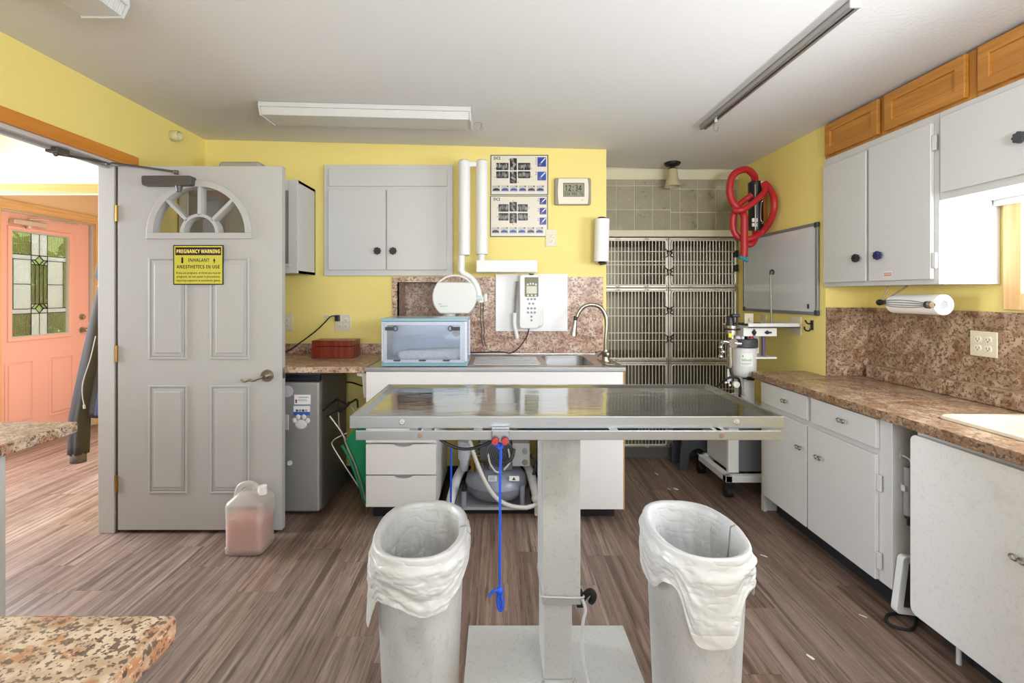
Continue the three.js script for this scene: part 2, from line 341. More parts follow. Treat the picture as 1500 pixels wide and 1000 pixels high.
// baseboards
struct('baseboard_back', merge([box(XL, XA, 0, 0.1, DB - 0.008, DB)]), mBaseB, 'black cove base along the back wall');
struct('baseboard_whiteboard', box(XY - 0.008, XY, 0, 0.1, DR, 3.88), mBaseB);
struct('baseboard_left', merge([box(XL, XL + 0.008, 0, 0.1, 2.79, DB - 0.01)]), mBaseB);

// door frame and its wood casing
const jamb = struct('trim_4', null, null, 'white painted frame of the open doorway');
lpart(jamb, 'side_jamb', merge([box(-2.225, -2.135, 0, 2.05, 2.66, 2.705, 0.003)]), mTrimW);
lpart(jamb, 'side_jamb', merge([box(-2.225, XL, 0, 2.05, 1.715, 1.75, 0.003)]), mTrimW);
lpart(jamb, 'head_jamb', merge([box(-2.225, XL, 2.045, 2.08, 1.715, 2.705, 0.003)]), mTrimW);
lpart(jamb, 'stop', box(-2.185, -2.16, 2.032, 2.046, 1.75, 2.66), M('grey_stop', '#8f8d89', 0.6));
lpart(jamb, 'weatherstrip', merge([box(-2.145, -2.125, 0.0, 2.04, 2.672, 2.705)]), M('dark_weatherstrip', '#5d4c3d', 0.8));
const casing = struct('trim_5', null, null, 'orange stained wood casing of the doorway');
lpart(casing, 'head_casing', swapuv(muv(box(XL, XL + 0.018, 2.056, 2.122, 1.64, 2.775, 0.003))), mOrange);
lpart(casing, 'side_casing', muv(box(XL, XL + 0.018, 0, 2.056, 2.715, 2.775, 0.003)), mOrange);
lpart(casing, 'side_casing', muv(box(XL, XL + 0.018, 0, 2.056, 1.64, 1.7, 0.003)), mOrange);

// ------------------------------------------------------------------ the open white door
{
  const door = struct('door_1', null, null, 'open white panel door with a fan-shaped window'), d0 = 2.657, d1 = 2.7, s = 263.5;
  const X = px => (px - CX) / s, Y = py => H - (py - CY) / s;
  const x0 = -2.112, x1 = -1.2, cx = X(293), cy = Y(341), R = 0.262;
  const sl = new THREE.Shape(); sl.moveTo(x0, 0.02); sl.lineTo(x1, 0.02); sl.lineTo(x1, 2.043); sl.lineTo(x0, 2.043); sl.closePath();
  const h = new THREE.Path(); h.moveTo(cx - R, cy); h.absarc(cx, cy, R, Math.PI, 0, true); h.lineTo(cx - R, cy); sl.holes.push(h);
  lpart(door, 'slab', extr(sl, d0, d1, 0.002, 32), mDoor);
  const raised = (px0, px1, py0, py1) => {
    const a = X(px0), b = X(px1), t = Y(py0), u = Y(py1);
    const ring = (k, w) => { const f = rrect(a + k, b - k, u + k, t - k, 0.002); f.holes.push(hole(a + k + w, b - k - w, u + k + w, t - k - w, 0.002)); return f; };
    const p = lpart(door, 'panel', extr(rrect(a + 0.034, b - 0.034, u + 0.034, t - 0.034, 0.003), d0 - 0.010, d0 + 0.001, 0.0045), mDoor);
    lpart(p, 'moulding', merge([extr(ring(0, 0.011), d0 - 0.007, d0 + 0.001, 0.003), extr(ring(0.017, 0.02), d0 - 0.0045, d0 + 0.001, 0.002)]), mDoor);
  };
  for (const [a, b] of [[218, 275], [308, 366]]) { raised(a, b, 377, 526); raised(a, b, 564, 722); }
  // fan light
  const arc = (r0, r1, t) => { const f = new THREE.Shape(); f.absarc(cx, cy, r1, 0, Math.PI, false); f.absarc(cx, cy, r0, Math.PI, 0, true); return extr(f, t, d1 + 0.006, 0.003, 40); };
  const fr = [arc(0.255, 0.29, d0 - 0.014), arc(0.088, 0.106, d0 - 0.01), extr(rrect(cx - 0.292, cx + 0.292, cy - 0.034, cy, 0.004), d0 - 0.014, d1 + 0.006, 0.003)];
  for (const a of [45, 90, 135]) { const c = Math.cos(a * Math.PI / 180), q = Math.sin(a * Math.PI / 180); const g = box(-0.009, 0.009, 0.095, 0.265, d0 - 0.01, d1 + 0.004, 0.003); g.rotateZ((a - 90) * Math.PI / 180); g.translate(cx, cy, 0); fr.push(g); }
  lpart(door, 'fan_window_frame', merge(fr), mDoor);
  const sector = (a0, a1, r0, r1) => { const f = new THREE.Shape(); f.absarc(cx, cy, r1, a0, a1, false); if (r0 > 0) f.absarc(cx, cy, r0, a1, a0, true); else f.lineTo(cx, cy); return extr(f, 2.676, 2.68, 0, 16); };
  for (let i = 0; i < 4; i++) lpart(door, 'pane', sector(i * Math.PI / 4, (i + 1) * Math.PI / 4, 0.1, 0.26), mGlass);
  lpart(door, 'pane', sector(0, Math.PI, 0, 0.095), mGlass);
  // lever handle
  const hc = P(392, 550, d0);
  const hs = lpart(door, 'handle', merge([(() => { const g = new THREE.CylinderGeometry(0.033, 0.035, 0.012, 28); g.rotateX(Math.PI / 2); g.translate(hc.x, hc.y, hc.z + 0.006); return g; })(),
    rod(hc.clone().add(V(0, 0, 0.01)), hc.clone().add(V(0, 0, 0.05)), 0.013), tube([[392, 550], [385, 552], [378, 555], [371, 554], [365, 556.5], [360, 553.5]].map(([a, b]) => P(a, b, d0).add(V(0, 0, 0.05))), 0.0068, 24, 8)]), mNickel, 'brushed nickel lever');
  lpart(door, 'latch_plate', box(x1 - 0.001, x1 + 0.002, 0.86, 0.92, d0 + 0.01, d1 - 0.01), mNickel);
  for (const y of [1.78, 1.0, 0.28]) lpart(door, 'hinge', merge([box(x0 - 0.004, x0 + 0.001, y - 0.045, y + 0.045, d0 + 0.002, d0 + 0.03), rod(V(x0 - 0.004, y - 0.045, -d0 + 0.004), V(x0 - 0.004, y + 0.045, -d0 + 0.004), 0.006)]), mBrass);
  // closer
  const cl = lpart(door, 'closer', merge([extr(rrect(X(216), X(288), Y(274), Y(260), 0.012), d0 - 0.05, d0, 0.004), rod(P(262, 272, d0 - 0.025), P(262, 281, d0 - 0.025), 0.018, 0.012)]), mCloser, 'dark grey hydraulic door closer');
  const pin = P(258, 258, d0 - 0.03); pin.y += 0.012;
  const elbow = P(158, 238, 2.6), brk = V(-2.165, 2.018, -2.34);
  lpart(cl, 'arm', merge([rod(pin, pin.clone().add(V(0, 0.02, 0)), 0.012), tube([pin.clone().add(V(0, 0.012, 0)), P(247, 250, 2.63), P(200, 243.5, 2.62), elbow], 0.006, 30, 8, false, 0.2), rod(elbow, brk, 0.0065), ball(elbow, 0.014), ball(brk, 0.013), box(-2.19, -2.13, 2.02, 2.045, 2.31, 2.38, 0.003)]), mCloser);
}
// ------------------------------------------------------------------ pink entrance door with leaded glass
{
  const door = struct('door_2', null, null, 'pink entrance door with leaded glass'), x = XH - 0.02;
  // local frame: u = depth along the wall, v = height; facing +x
  const face = (g) => { g.rotateY(Math.PI / 2); return g; };               // shape x -> -z (depth), thickness -> +x
  const ex = (shape, t0, t1, b = 0) => { const g = new THREE.ExtrudeGeometry(shape, { depth: Math.max(1e-4, t1 - t0 - 2 * b), bevelEnabled: b > 0, bevelThickness: b, bevelSize: b, bevelOffset: -b, bevelSegments: 2, curveSegments: 6 }); g.translate(0, 0, t0 + b); face(g); g.translate(x, 0, 0); return g; };
  const U0 = HD0, U1 = HD1 - 0.02, G = [4.07, 4.62, 0.955, 1.885];
  const sl = rrect(U0, U1, 0.012, 2.03, 0.002); sl.holes.push(hole(G[0], G[1], G[2], G[3], 0.002, 3));
  lpart(door, 'slab', ex(sl, -0.045, 0), mPink);
  const fr = rrect(G[0] - 0.03, G[1] + 0.03, G[2] - 0.03, G[3] + 0.03, 0.004); fr.holes.push(hole(G[0], G[1], G[2], G[3], 0.002, 3));
  lpart(door, 'window_frame', ex(fr, -0.01, 0.014, 0.004), mPink);
  const fi = rrect(G[0] - 0.002, G[1] + 0.002, G[2] - 0.002, G[3] + 0.002, 0.002); fi.holes.push(hole(G[0] + 0.012, G[1] - 0.012, G[2] + 0.012, G[3] - 0.012, 0.002, 3));
  lpart(door, 'glazing_bead', ex(fi, -0.03, 0.006, 0.002), mTrimW);
  for (const [a, b] of [[4.02, 4.27], [4.42, 4.67]]) {
    const p = lpart(door, 'panel', ex(rrect(a + 0.03, b - 0.03, 0.23, 0.72, 0.004), -0.002, 0.008, 0.004), mPink);
    const o = rrect(a, b, 0.2, 0.75, 0.004); o.holes.push(hole(a + 0.014, b - 0.014, 0.214, 0.736, 0.003, 3)); lpart(p, 'moulding', ex(o, -0.002, 0.007, 0.003), mPink);
  }
  // leaded panes
  const gReed = M('reeded_glass', '#c6cf9c', 0.22, 0, { transmission: 0.9, thickness: 0, bumpMap: ripple, bumpScale: 0.012 });
  const gGran = M('granular_glass', '#eef0ea', 0.8, 0, { transmission: 0.85, thickness: 0, bumpMap: grainGlass, bumpScale: 0.008 });
  const gBev = M('bevelled_glass', '#eef0e6', 0.05, 0, { transmission: 0.95, thickness: 0 });
  const gu = a => G[0] + a * (G[1] - G[0]), gv = b => G[3] - b * (G[3] - G[2]);
  const cames = [];
  const line = (a, b, c, d, r = 0.0035) => cames.push(rod(V(x - 0.018, gv(b), -gu(a)), V(x - 0.018, gv(d), -gu(c)), r, r, 6));
  const rect = (a, c, b, d, m) => { const g = ex(rrect(gu(a), gu(c), gv(d), gv(b), 0.0005), -0.02, -0.016); lpart(door, 'leaded_pane', g, m); line(a, b, c, b); line(a, d, c, d); line(a, b, a, d); line(c, b, c, d); };
  const poly = (pts, m) => { const f = new THREE.Shape(pts.map(([a, b]) => new THREE.Vector2(gu(a), gv(b)))); lpart(door, 'leaded_pane', ex(f, -0.02, -0.016), m); pts.forEach((p, i) => { const q = pts[(i + 1) % pts.length]; line(p[0], p[1], q[0], q[1], 0.0045); }); };
  for (const [v0, v1] of [[0, 0.22], [0.78, 1]]) { rect(0, 0.36, v0, v1, gReed); rect(0.64, 1, v0, v1, gReed); rect(0.36, 0.5, v0, v1, gGran); rect(0.5, 0.64, v0, v1, gGran); }
  for (const [a, b, c, e] of [[0, 0.07, 0.36, 0.07], [0.64, 0.93, 1, 0.93]]) {
    const L = a === 0;
    rect(a, c, 0.22, 0.265, gGran); rect(a, c, 0.735, 0.78, gGran);
    if (L) { rect(0, 0.07, 0.265, 0.735, gReed); rect(0.07, 0.36, 0.265, 0.5, gGran); rect(0.07, 0.36, 0.5, 0.735, gGran); } else { rect(0.93, 1, 0.265, 0.735, gReed); rect(0.64, 0.93, 0.265, 0.5, gGran); rect(0.64, 0.93, 0.5, 0.735, gGran); }
  }
  for (let i = 0; i < 4; i++) rect(0.36 + i * 0.07, 0.43 + i * 0.07, 0.31, 0.69, gReed);
  for (const [c, s] of [[0.265, 1], [0.735, -1]]) {
    poly([[0.5, c - 0.045 * s], [0.57, c - 0.0], [0.5, c + 0.045 * s], [0.43, c]], gBev);
    poly([[0.43, c], [0.5, c + 0.045 * s], [0.43, c + 0.045 * s], [0.36, c]], gBev);
    poly([[0.57, c], [0.64, c], [0.57, c + 0.045 * s], [0.5, c + 0.045 * s]], gBev);
    poly([[0.36, c - 0.045 * s], [0.5, c - 0.045 * s], [0.43, c], [0.36, c]], gGran); poly([[0.5, c - 0.045 * s], [0.64, c - 0.045 * s], [0.64, c], [0.57, c]], gGran);
    poly([[0.36, c], [0.43, c + 0.045 * s], [0.36, c + 0.045 * s]], gGran); poly([[0.64, c], [0.64, c + 0.045 * s], [0.57, c + 0.045 * s]], gGran);
  }
  lpart(door, 'lead_came', merge(cames), M('lead', '#26241f', 0.5, 0.5));
  for (const y of [0.975, 1.105]) lpart(door, y < 1 ? 'door_knob' : 'deadbolt', merge([rod(V(x, y, -4.77), V(x + 0.012, y, -4.77), 0.032, 0.03, 20), rod(V(x + 0.01, y, -4.77), V(x + (y < 1 ? 0.055 : 0.025), y, -4.77), y < 1 ? 0.014 : 0.02, y < 1 ? 0.02 : 0.018, 18), ...(y < 1 ? [ball(V(x + 0.06, y, -4.77), 0.027, 0.7, 1, 1)] : [])]), mNickel, 'nickel lock');
  const cl = lpart(door, 'closer', merge([box(x, x + 0.055, 1.93, 1.975, 4.05, 4.36, 0.012), rod(V(x + 0.03, 1.93, -4.2), V(x + 0.03, 1.905, -4.2), 0.018)]), M('closer_silver', '#d5c7ba', 0.4, 0.3), 'silver hydraulic door closer');
  lpart(cl, 'arm', merge([rod(V(x + 0.03, 1.99, -4.2), V(x + 0.09, 2.0, -4.32), 0.007), rod(V(x + 0.09, 2.0, -4.32), V(x + 0.05, 2.01, -4.66), 0.007)]), M('closer_arm', '#c9c4ba', 0.4, 0.4));
  const cs = struct('trim_6', null, null, 'peach wood casing round the pink door');
  lpart(cs, 'head_casing', swapuv(box(XH, XH + 0.03, 2.045, 2.125, HD0 - 0.1, HD1 + 0.1, 0.004)), mPine);
  lpart(cs, 'side_casing', box(XH, XH + 0.03, 0, 2.045, HD0 - 0.1, HD0 - 0.02, 0.004), mPine);
  lpart(cs, 'side_casing', box(XH, XH + 0.03, 0, 2.045, HD1 + 0.01, HD1 + 0.09, 0.004), mPine);
  lpart(cs, 'jamb', merge([box(XH - 0.12, XH + 0.006, 2.03, 2.05, HD0 - 0.02, HD1 + 0.02), box(XH - 0.12, XH + 0.006, 0, 2.03, HD0 - 0.02, HD0 - 0.003), box(XH - 0.12, XH + 0.006, 0, 2.03, HD1 - 0.015, HD1 + 0.012)]), mTrimW);
}
// shrubs and lawn outside the entrance
struct('ground_outside', box(-14, XH - 0.13, -0.2, -0.1, -3, 12), M('grass', '#6f8a3e', 0.9));
{
  const leafG = new THREE.PlaneGeometry(0.16, 0.1); leafG.rotateX(0.4);
  const leafM = ['#6f8f34', '#8fae4a', '#557a2c'].map((c, i) => M('shrub_leaf_' + i, c, 0.7, 0, { transmission: 0.35, thickness: 0, side: THREE.DoubleSide }));
  [[-6.3, 4.9, 1.0, 1.5], [-6.9, 6.6, 1.25, 1.9], [-6.6, 3.2, 0.9, 1.35]].forEach(([x, d, r, h], n) => {
    const t = thing('shrub', ['leafy green shrub straight outside the leaded glass door', 'tall leafy green shrub farther along outside the entrance', 'leafy green shrub outside the unseen hall window'][n], 'shrub', [x, -0.1, -d], 'shrubs outside the entrance');
    lpart(t, 'trunk', rod(V(0, 0, 0), V(0.05, h * 0.6, 0.03), 0.05, 0.025), M('bark', '#5b4632', 0.9));
    const N = 1500, im = new THREE.InstancedMesh(leafG, leafM[n], N), o = new THREE.Object3D();
    for (let i = 0; i < N; i++) { const a = rnd() * 6.283, q = Math.cbrt(rnd()), b = Math.acos(2 * rnd() - 1); o.position.set(r * q * Math.sin(b) * Math.cos(a), h * 0.62 + h * 0.6 * q * Math.cos(b), r * q * Math.sin(b) * Math.sin(a)); o.rotation.set(rnd() * 6, rnd() * 6, rnd() * 6); o.updateMatrix(); im.setMatrixAt(i, o.matrix); }
    im.name = 'foliage'; im.userData.kind = 'stuff'; t.add(im);
  });
}

// ------------------------------------------------------------------ things round the doorway
{
  const t = thing('warning_sign', 'yellow and black pregnancy warning sign stuck on the white door', 'sign', [(292.5 - CX) / 263.5, 0, -2.646]);
  const s = 263.5, w = 73 / s, h = 58 / s, y = H - (388 - CY) / s; t.position.y = y - h / 2;
  const art = print(768, 610, (g, W, Hh) => {
    g.fillStyle = '#1b1712'; g.fillRect(0, 0, W, Hh); g.fillStyle = '#c6bf4c'; g.fillRect(14, 14, W - 28, Hh - 28);
    g.fillStyle = '#3a1d10'; g.fillRect(32, 34, W - 64, 122); g.fillStyle = '#f2ea8c'; g.textAlign = 'center'; g.textBaseline = 'middle';
    g.font = 'bold 78px sans-serif'; g.fillText('PREGNANCY WARNING', W / 2, 97, W - 90);
    g.fillStyle = '#1e1b14'; g.font = 'bold 72px sans-serif'; g.fillText('INHALANT', W / 2 + 6, 232, 330); g.fillText('ANESTHETICS IN USE', W / 2, 335, W - 100);
    g.font = 'bold 42px sans-serif'; g.fillText('If you are pregnant, or think you may be', W / 2, 430, W - 80); g.fillText('pregnant, do not assist in procedures', W / 2, 487, W - 100); g.fillText('requiring exposure to anesthetic gases.', W / 2, 546, W - 80);
    g.fillRect(122, 206, 32, 72); g.beginPath(); g.arc(138, 206, 16, Math.PI, 0); g.fill(); g.fillRect(133, 182, 10, 16);
    g.beginPath(); g.ellipse(630, 235, 15, 22, 0, 0, 7); g.fill(); g.fillRect(627, 196, 6, 86); g.fillRect(617, 262, 26, 6);
  });
  lpart(t, 'backing', box(-w / 2, w / 2, 0, h, -0.0015, 0.0015), M('sign_edge', '#1b1712', 0.5));
  const pg = new THREE.PlaneGeometry(w - 0.001, h - 0.001); pg.translate(0, h / 2, 0.002);
  lpart(t, 'printed_face', pg, M('sign_print', '#ffffff', 0.25, 0, { map: art }));
}
{ // translucent jug of pink liquid
  const x0 = -1.398, x1 = -1.198, d0 = 2.42, d1 = 2.6;
  const t = thing('plastic_jug', 'translucent plastic jug half filled with pink liquid in front of the white door', 'jug', [(x0 + x1) / 2, 0, -(d0 + d1) / 2]);
  const w = x1 - x0, dep = d1 - d0;
  // loft of rounded rectangles
  const loft = (rows, n = 40) => {
    const pos = [], idx = [];
    rows.forEach(([y, a, b, sx = 0]) => { for (let i = 0; i < n; i++) { const th = 2 * Math.PI * i / n, c = Math.cos(th), s = Math.sin(th), e = 2 / 5.5; pos.push(sx + a * Math.sign(c) * Math.abs(c) ** e, y, b * Math.sign(s) * Math.abs(s) ** e); } });
    for (let r = 0; r < rows.length - 1; r++) for (let i = 0; i < n; i++) { const j = (i + 1) % n, a = r * n + i, b = r * n + j; idx.push(a, a + n, b, b, a + n, b + n); }
    const c0 = pos.length / 3; pos.push(rows[0][3] || 0, rows[0][0], 0, rows.at(-1)[3] || 0, rows.at(-1)[0], 0);
    for (let i = 0; i < n; i++) { const j = (i + 1) % n; idx.push(c0, i, j, c0 + 1, (rows.length - 1) * n + j, (rows.length - 1) * n + i); }
    const g = new THREE.BufferGeometry(); g.setAttribute('position', new THREE.Float32BufferAttribute(pos, 3)); g.setIndex(idx); g.computeVertexNormals(); return g;
  };
  const a = w / 2, b = dep / 2;
  const hd = M('jug_plastic', '#f1eee8', 0.36, 0, { transmission: 0.72, thickness: 0 });
  lpart(t, 'body', loft([[0.001, a - 0.012, b - 0.012], [0.008, a - 0.002, b - 0.002], [0.034, a, b], [0.04, a - 0.004, b - 0.004], [0.13, a - 0.003, b - 0.003], [0.245, a - 0.001, b - 0.001], [0.262, a - 0.008, b - 0.006], [0.298, a - 0.05, b - 0.03], [0.305, a - 0.065, b - 0.04]]), hd);
  lpart(t, 'liquid', loft([[0.006, a - 0.016, b - 0.016], [0.034, a - 0.008, b - 0.008], [0.178, a - 0.008, b - 0.008]]), M('pink_liquid', '#de9886', 0.25));
  lpart(t, 'handle', tube([V(-0.075, 0.255, 0), V(-0.06, 0.315, 0), V(-0.03, 0.335, 0), V(0.012, 0.335, 0), V(0.03, 0.315, 0), V(0.034, 0.285, 0)], 0.015, 30, 12), hd);
  lpart(t, 'cap', merge([rod(V(0.063, 0.285, 0), V(0.063, 0.305, 0), 0.026, 0.024, 20), rod(V(0.063, 0.303, 0), V(0.063, 0.325, 0), 0.024, 0.022, 20)]), M('white_cap', '#ece9e4', 0.5));
}
{ // jacket hung on the hall side
  const t = thing('jacket', 'dark grey hooded jacket hanging on the hall wall beside the doorway', 'jacket', [-2.7, 0, -3.3]);
  const mk = (rows, n, fold, k) => {
    const pos = [], idx = [];
    rows.forEach(([y, cx, cz, rx, rz], r) => { for (let i = 0; i < n; i++) { const th = 2 * Math.PI * i / n, f = 1 + fold * (r / rows.length) * (Math.sin(th * k + r * 0.15) + 0.5 * Math.sin(th * (k * 2 + 1))); pos.push(cx + rx * f * Math.cos(th), y, cz + rz * f * Math.sin(th)); } });
    for (let r = 0; r < rows.length - 1; r++) for (let i = 0; i < n; i++) { const j = (i + 1) % n; idx.push(r * n + i, r * n + j, (r + 1) * n + i, r * n + j, (r + 1) * n + j, (r + 1) * n + i); }
    const c0 = pos.length / 3; pos.push(rows[0][1], rows[0][0], rows[0][2], rows.at(-1)[1], rows.at(-1)[0] + 0.02, rows.at(-1)[2]);
    for (let i = 0; i < n; i++) { const j = (i + 1) % n; idx.push(c0, j, i, c0 + 1, (rows.length - 1) * n + i, (rows.length - 1) * n + j); }
    const g = new THREE.BufferGeometry(); g.setAttribute('position', new THREE.Float32BufferAttribute(pos, 3)); g.setIndex(idx); g.computeVertexNormals(); return g;
  };
  const cloth = M('charcoal_fabric', '#3a3431', 0.95, 0, { sheen: 0.3 });
  const rows = []; for (let i = 0; i <= 24; i++) { const q = i / 24; rows.push([1.6 - q * 1.1, 0.06 - 0.075 * q, -0.03 + 0.03 * q, 0.045 + 0.165 * Math.pow(q, 0.9), 0.035 + 0.05 * q]); }
  lpart(t, 'body', mk(rows, 64, 0.16, 7), cloth);
  const sl = []; for (let i = 0; i <= 20; i++) { const q = i / 20; sl.push([1.42 - q * 1.16, 0.02 - 0.145 * Math.min(1, q * 1.25), 0.03 + 0.05 * q, 0.04 + 0.022 * Math.sin(q * 2.4), 0.035 + 0.012 * q]); }
  lpart(t, 'sleeve', mk(sl, 32, 0.12, 5), cloth);
  lpart(t, 'cuff', mk([[0.265, -0.125, 0.08, 0.05, 0.042], [0.24, -0.125, 0.08, 0.047, 0.04], [0.2, -0.125, 0.08, 0.047, 0.04]], 32, 0.04, 12), M('ribbed_cuff', '#5d5654', 0.95));
  lpart(t, 'lining', mk([[1.0, 0.09, 0.06, 0.03, 0.03], [0.75, 0.08, 0.075, 0.06, 0.03], [0.52, 0.075, 0.08, 0.085, 0.035]], 32, 0.1, 5), M('navy_lining', '#2b3350', 0.9), 'navy inside edge');
  lpart(t, 'drawstring', merge([tube([V(0.0, 1.05, 0.09), V(-0.015, 0.9, 0.115), V(-0.05, 0.75, 0.13), V(-0.05, 0.66, 0.135), V(-0.035, 0.6, 0.14)], 0.003, 24, 6), rod(V(-0.035, 0.6, 0.14), V(-0.032, 0.575, 0.14), 0.007)]), M('pale_drawstring', '#a9a6aa', 0.8), 'pale drawstring');
  lpart(t, 'hood', mk([[1.62, 0.06, 0.0, 0.03, 0.03], [1.56, 0.05, 0.02, 0.075, 0.06], [1.45, 0.04, 0.03, 0.085, 0.06], [1.4, 0.04, 0.02, 0.06, 0.04]], 32, 0.1, 5), cloth);
}
{ // coat hook for the jacket
  const t = thing('coat_hook', 'small coat hook behind the grey jacket', 'hook', [-2.64, 1.6, -3.43]);
  lpart(t, 'plate', box(-0.02, 0.02, 0, 0.07, -0.006, -0.0), mNickel); lpart(t, 'prong', tube([V(0, 0.03, 0.004), V(0, 0.02, 0.05), V(0, 0.045, 0.075), V(0, 0.065, 0.07)], 0.006, 16, 8), mNickel);
}
{ // ring-shaped fitting on the left wall
  const c = V(XL, 2.35, -3.08), t = thing('wall_sensor', 'small round off-white wall fitting high on the yellow wall by the door', 'sensor', [c.x, c.y - 0.03, c.z]);
  const g = new THREE.LatheGeometry([[0.0, 0.02], [0.024, 0.02], [0.026, 0.05], [0.031, 0.05], [0.034, 0.0], [0, 0]].map(p => new THREE.Vector2(...p)), 28); g.rotateZ(-Math.PI / 2); g.translate(0, 0.03, 0);
  lpart(t, 'cup', g, M('aged_ivory', '#ddd3a6', 0.5));
}

// ------------------------------------------------------------------ peninsula counters by the camera
{
  const a = thing('peninsula_cabinet', 'white cabinet carrying the grey-edged peninsula counter by the doorway', 'cabinet', [-1.75, 0, -1.1]);
  part(a, 'body', box(-2.095, -1.42, 0, 0.872, 0.8, 1.38, 0.003), mWhiteBody);
  const b = single('peninsula_countertop', 'speckled laminate counter end jutting out beside the doorway', 'countertop', muv(box(-2.095, -1.386, 0.874, 0.91, 0.78, 1.58, 0.006)), mGranC);
  const c = thing('peninsula_cabinet', 'white cabinet under the beige counter in the foreground', 'cabinet', [-1.2, 0, -0.1]);
  part(c, 'body', box(-2.095, -0.5, 0, 0.872, -0.5, 0.55, 0.003), mWhiteBody);
  single('peninsula_countertop', 'beige speckled granite-look counter with a pale end edge in the foreground', 'countertop', muv(box(-2.095, -0.42, 0.874, 0.91, -0.55, 0.63, 0.008)), mGranC);
}

// ------------------------------------------------------------------ back wall, left part
const sB = F / DB, XB = px => (px - CX) / sB, YB = py => H - (py - CY) / sB;
{ // open-front wall cabinet half hidden by the door
  const t = thing('wall_cabinet', 'white wall cabinet with grey glass front, half hidden behind the open door', 'cabinet', [-1.62, 1.468, -3.28]);
  const x0 = -2.085, x1 = -1.309, y0 = 1.468, y1 = 2.08, d0 = 3.125, d1 = DB - 0.002;
  part(t, 'carcass', merge([box(x0, x0 + 0.018, y0, y1, d0 + 0.018, d1), box(x1 - 0.018, x1, y0, y1, d0 + 0.018, d1), box(x0, x1, y0, y0 + 0.018, d0 + 0.018, d1), box(x0, x1, y1 - 0.018, y1, d0 + 0.018, d1), box(x0, x1, y0, y1, d1 - 0.01, d1)]), mWhite);
  part(t, 'face_frame', merge([box(x0, x0 + 0.06, y0, y1, d0, d0 + 0.018, 0.002), box(x1 - 0.06, x1, y0, y1, d0, d0 + 0.018, 0.002), box(x0 + 0.06, x1 - 0.06, y0, y0 + 0.05, d0, d0 + 0.018, 0.002), box(x0 + 0.06, x1 - 0.06, y1 - 0.07, y1, d0, d0 + 0.018, 0.002)]), mWhite);
  part(t, 'shelf', box(x0 + 0.018, x1 - 0.018, 1.76, 1.775, d0 + 0.03, d1 - 0.01), mWhite);
  part(t, 'sill', box(x0 + 0.05, x1 - 0.045, y0 + 0.05, y0 + 0.06, d0 - 0.03, d0 + 0.015), mWhite);
  part(t, 'glass_front', box(x0 + 0.06, x1 - 0.06, y0 + 0.06, y1 - 0.07, d0 + 0.006, d0 + 0.01), M('smoked_glass', '#9c9b97', 0.12, 0, { transmission: 0.35, thickness: 0 }));
  const b = thing('folded_towel', 'grey folded towel lying on top of the half-hidden wall cabinet', 'towel', [-1.75, 2.08, -3.28]);
  const rows = [0, 1, 2].map(k => { const g = new RoundedBoxGeometry(0.3 - 0.012 * k, 0.048, 0.2 - 0.01 * k, 3, 0.022); g.translate(0.01 * k, 0.024 + 0.046 * k, 0); return g; });
  for (const g of rows) lpart(b, 'fold', g, M('grey_towel', '#a9a493', 0.95));
}
{ // built-in double-door wall cabinet
  const t = thing('wall_cabinet', 'white double-door wall cabinet with black knobs built into the yellow wall', 'cabinet', [XB(570), YB(404), -DB]);
  const d0 = DB - 0.03;
  part(t, 'face_frame', box(XB(477), XB(664), YB(404), YB(243), d0, DB - 0.0005, 0.002), mWhite);
  part(t, 'top_panel', box(XB(484.5), XB(656), YB(274.5), YB(249.5), d0 - 0.014, d0, 0.002), mWhite);
  for (const [a, b, k] of [[484, 567, 556], [569, 655, 578.5]]) {
    const o = part(t, 'door', box(XB(a), XB(b), YB(395.5), YB(280), d0 - 0.018, d0, 0.002), mWhite);
    const c = V(XB(k), YB(368.5), -(d0 - 0.018)); const s = new THREE.Shape(); for (let i = 0; i < 48; i++) { const th = 2 * Math.PI * i / 48, r = 0.021 + 0.0025 * Math.cos(8 * th); i ? s.lineTo(r * Math.cos(th), r * Math.sin(th)) : s.moveTo(r, 0); }
    const g = new THREE.ExtrudeGeometry(s, { depth: 0.01, bevelThickness: 0.004, bevelSize: 0.003, bevelSegments: 2 }); g.translate(c.x, c.y, c.z + 0.012);
    part(o, 'knob', merge([g, rod(c, c.clone().add(V(0, 0, 0.014)), 0.009)]), mBlack, 'black fluted knob');
  }
}
// counter, splash and box
single('countertop', 'pinkish granite-look countertop over the small fridge', 'countertop', muv(box(XL + 0.002, -0.777, 0.868, 0.905, 2.8, DB - 0.001, 0.006)), mGranP);
single('backsplash', 'low granite-look backsplash strip behind the red wooden box', 'backsplash', muv(box(XL + 0.002, -0.757, 0.906, 0.978, DB - 0.02, DB - 0.001, 0.003)), mGranP);
{
  const t = thing('counter_bracket', 'white bracket under the end of the pinkish countertop', 'bracket', [-0.8, 0.7, -2.84]);
  const s = new THREE.Shape(); s.moveTo(-0.83, 0.866); s.lineTo(-0.77, 0.866); s.lineTo(-0.77, 0.72); s.lineTo(-0.79, 0.72); s.lineTo(-0.8, 0.845); s.lineTo(-0.83, 0.85); s.closePath();
  part(t, 'bracket_plate', extr(s, 2.815, 2.835, 0.002), mTrimW);
}
{
  const t = thing('wooden_box', 'small reddish brown wooden box on the granite-look counter', 'box', [(493 - CX) / 216, 0.906, -3.24]);
  lpart(t, 'body', muv(box(-0.138, 0.138, 0, 0.078, -0.08, 0.08, 0.003)), mRedWood); lpart(t, 'lid', muv(box(-0.138, 0.138, 0.08, 0.118, -0.08, 0.08, 0.004)), mRedWood); 
}
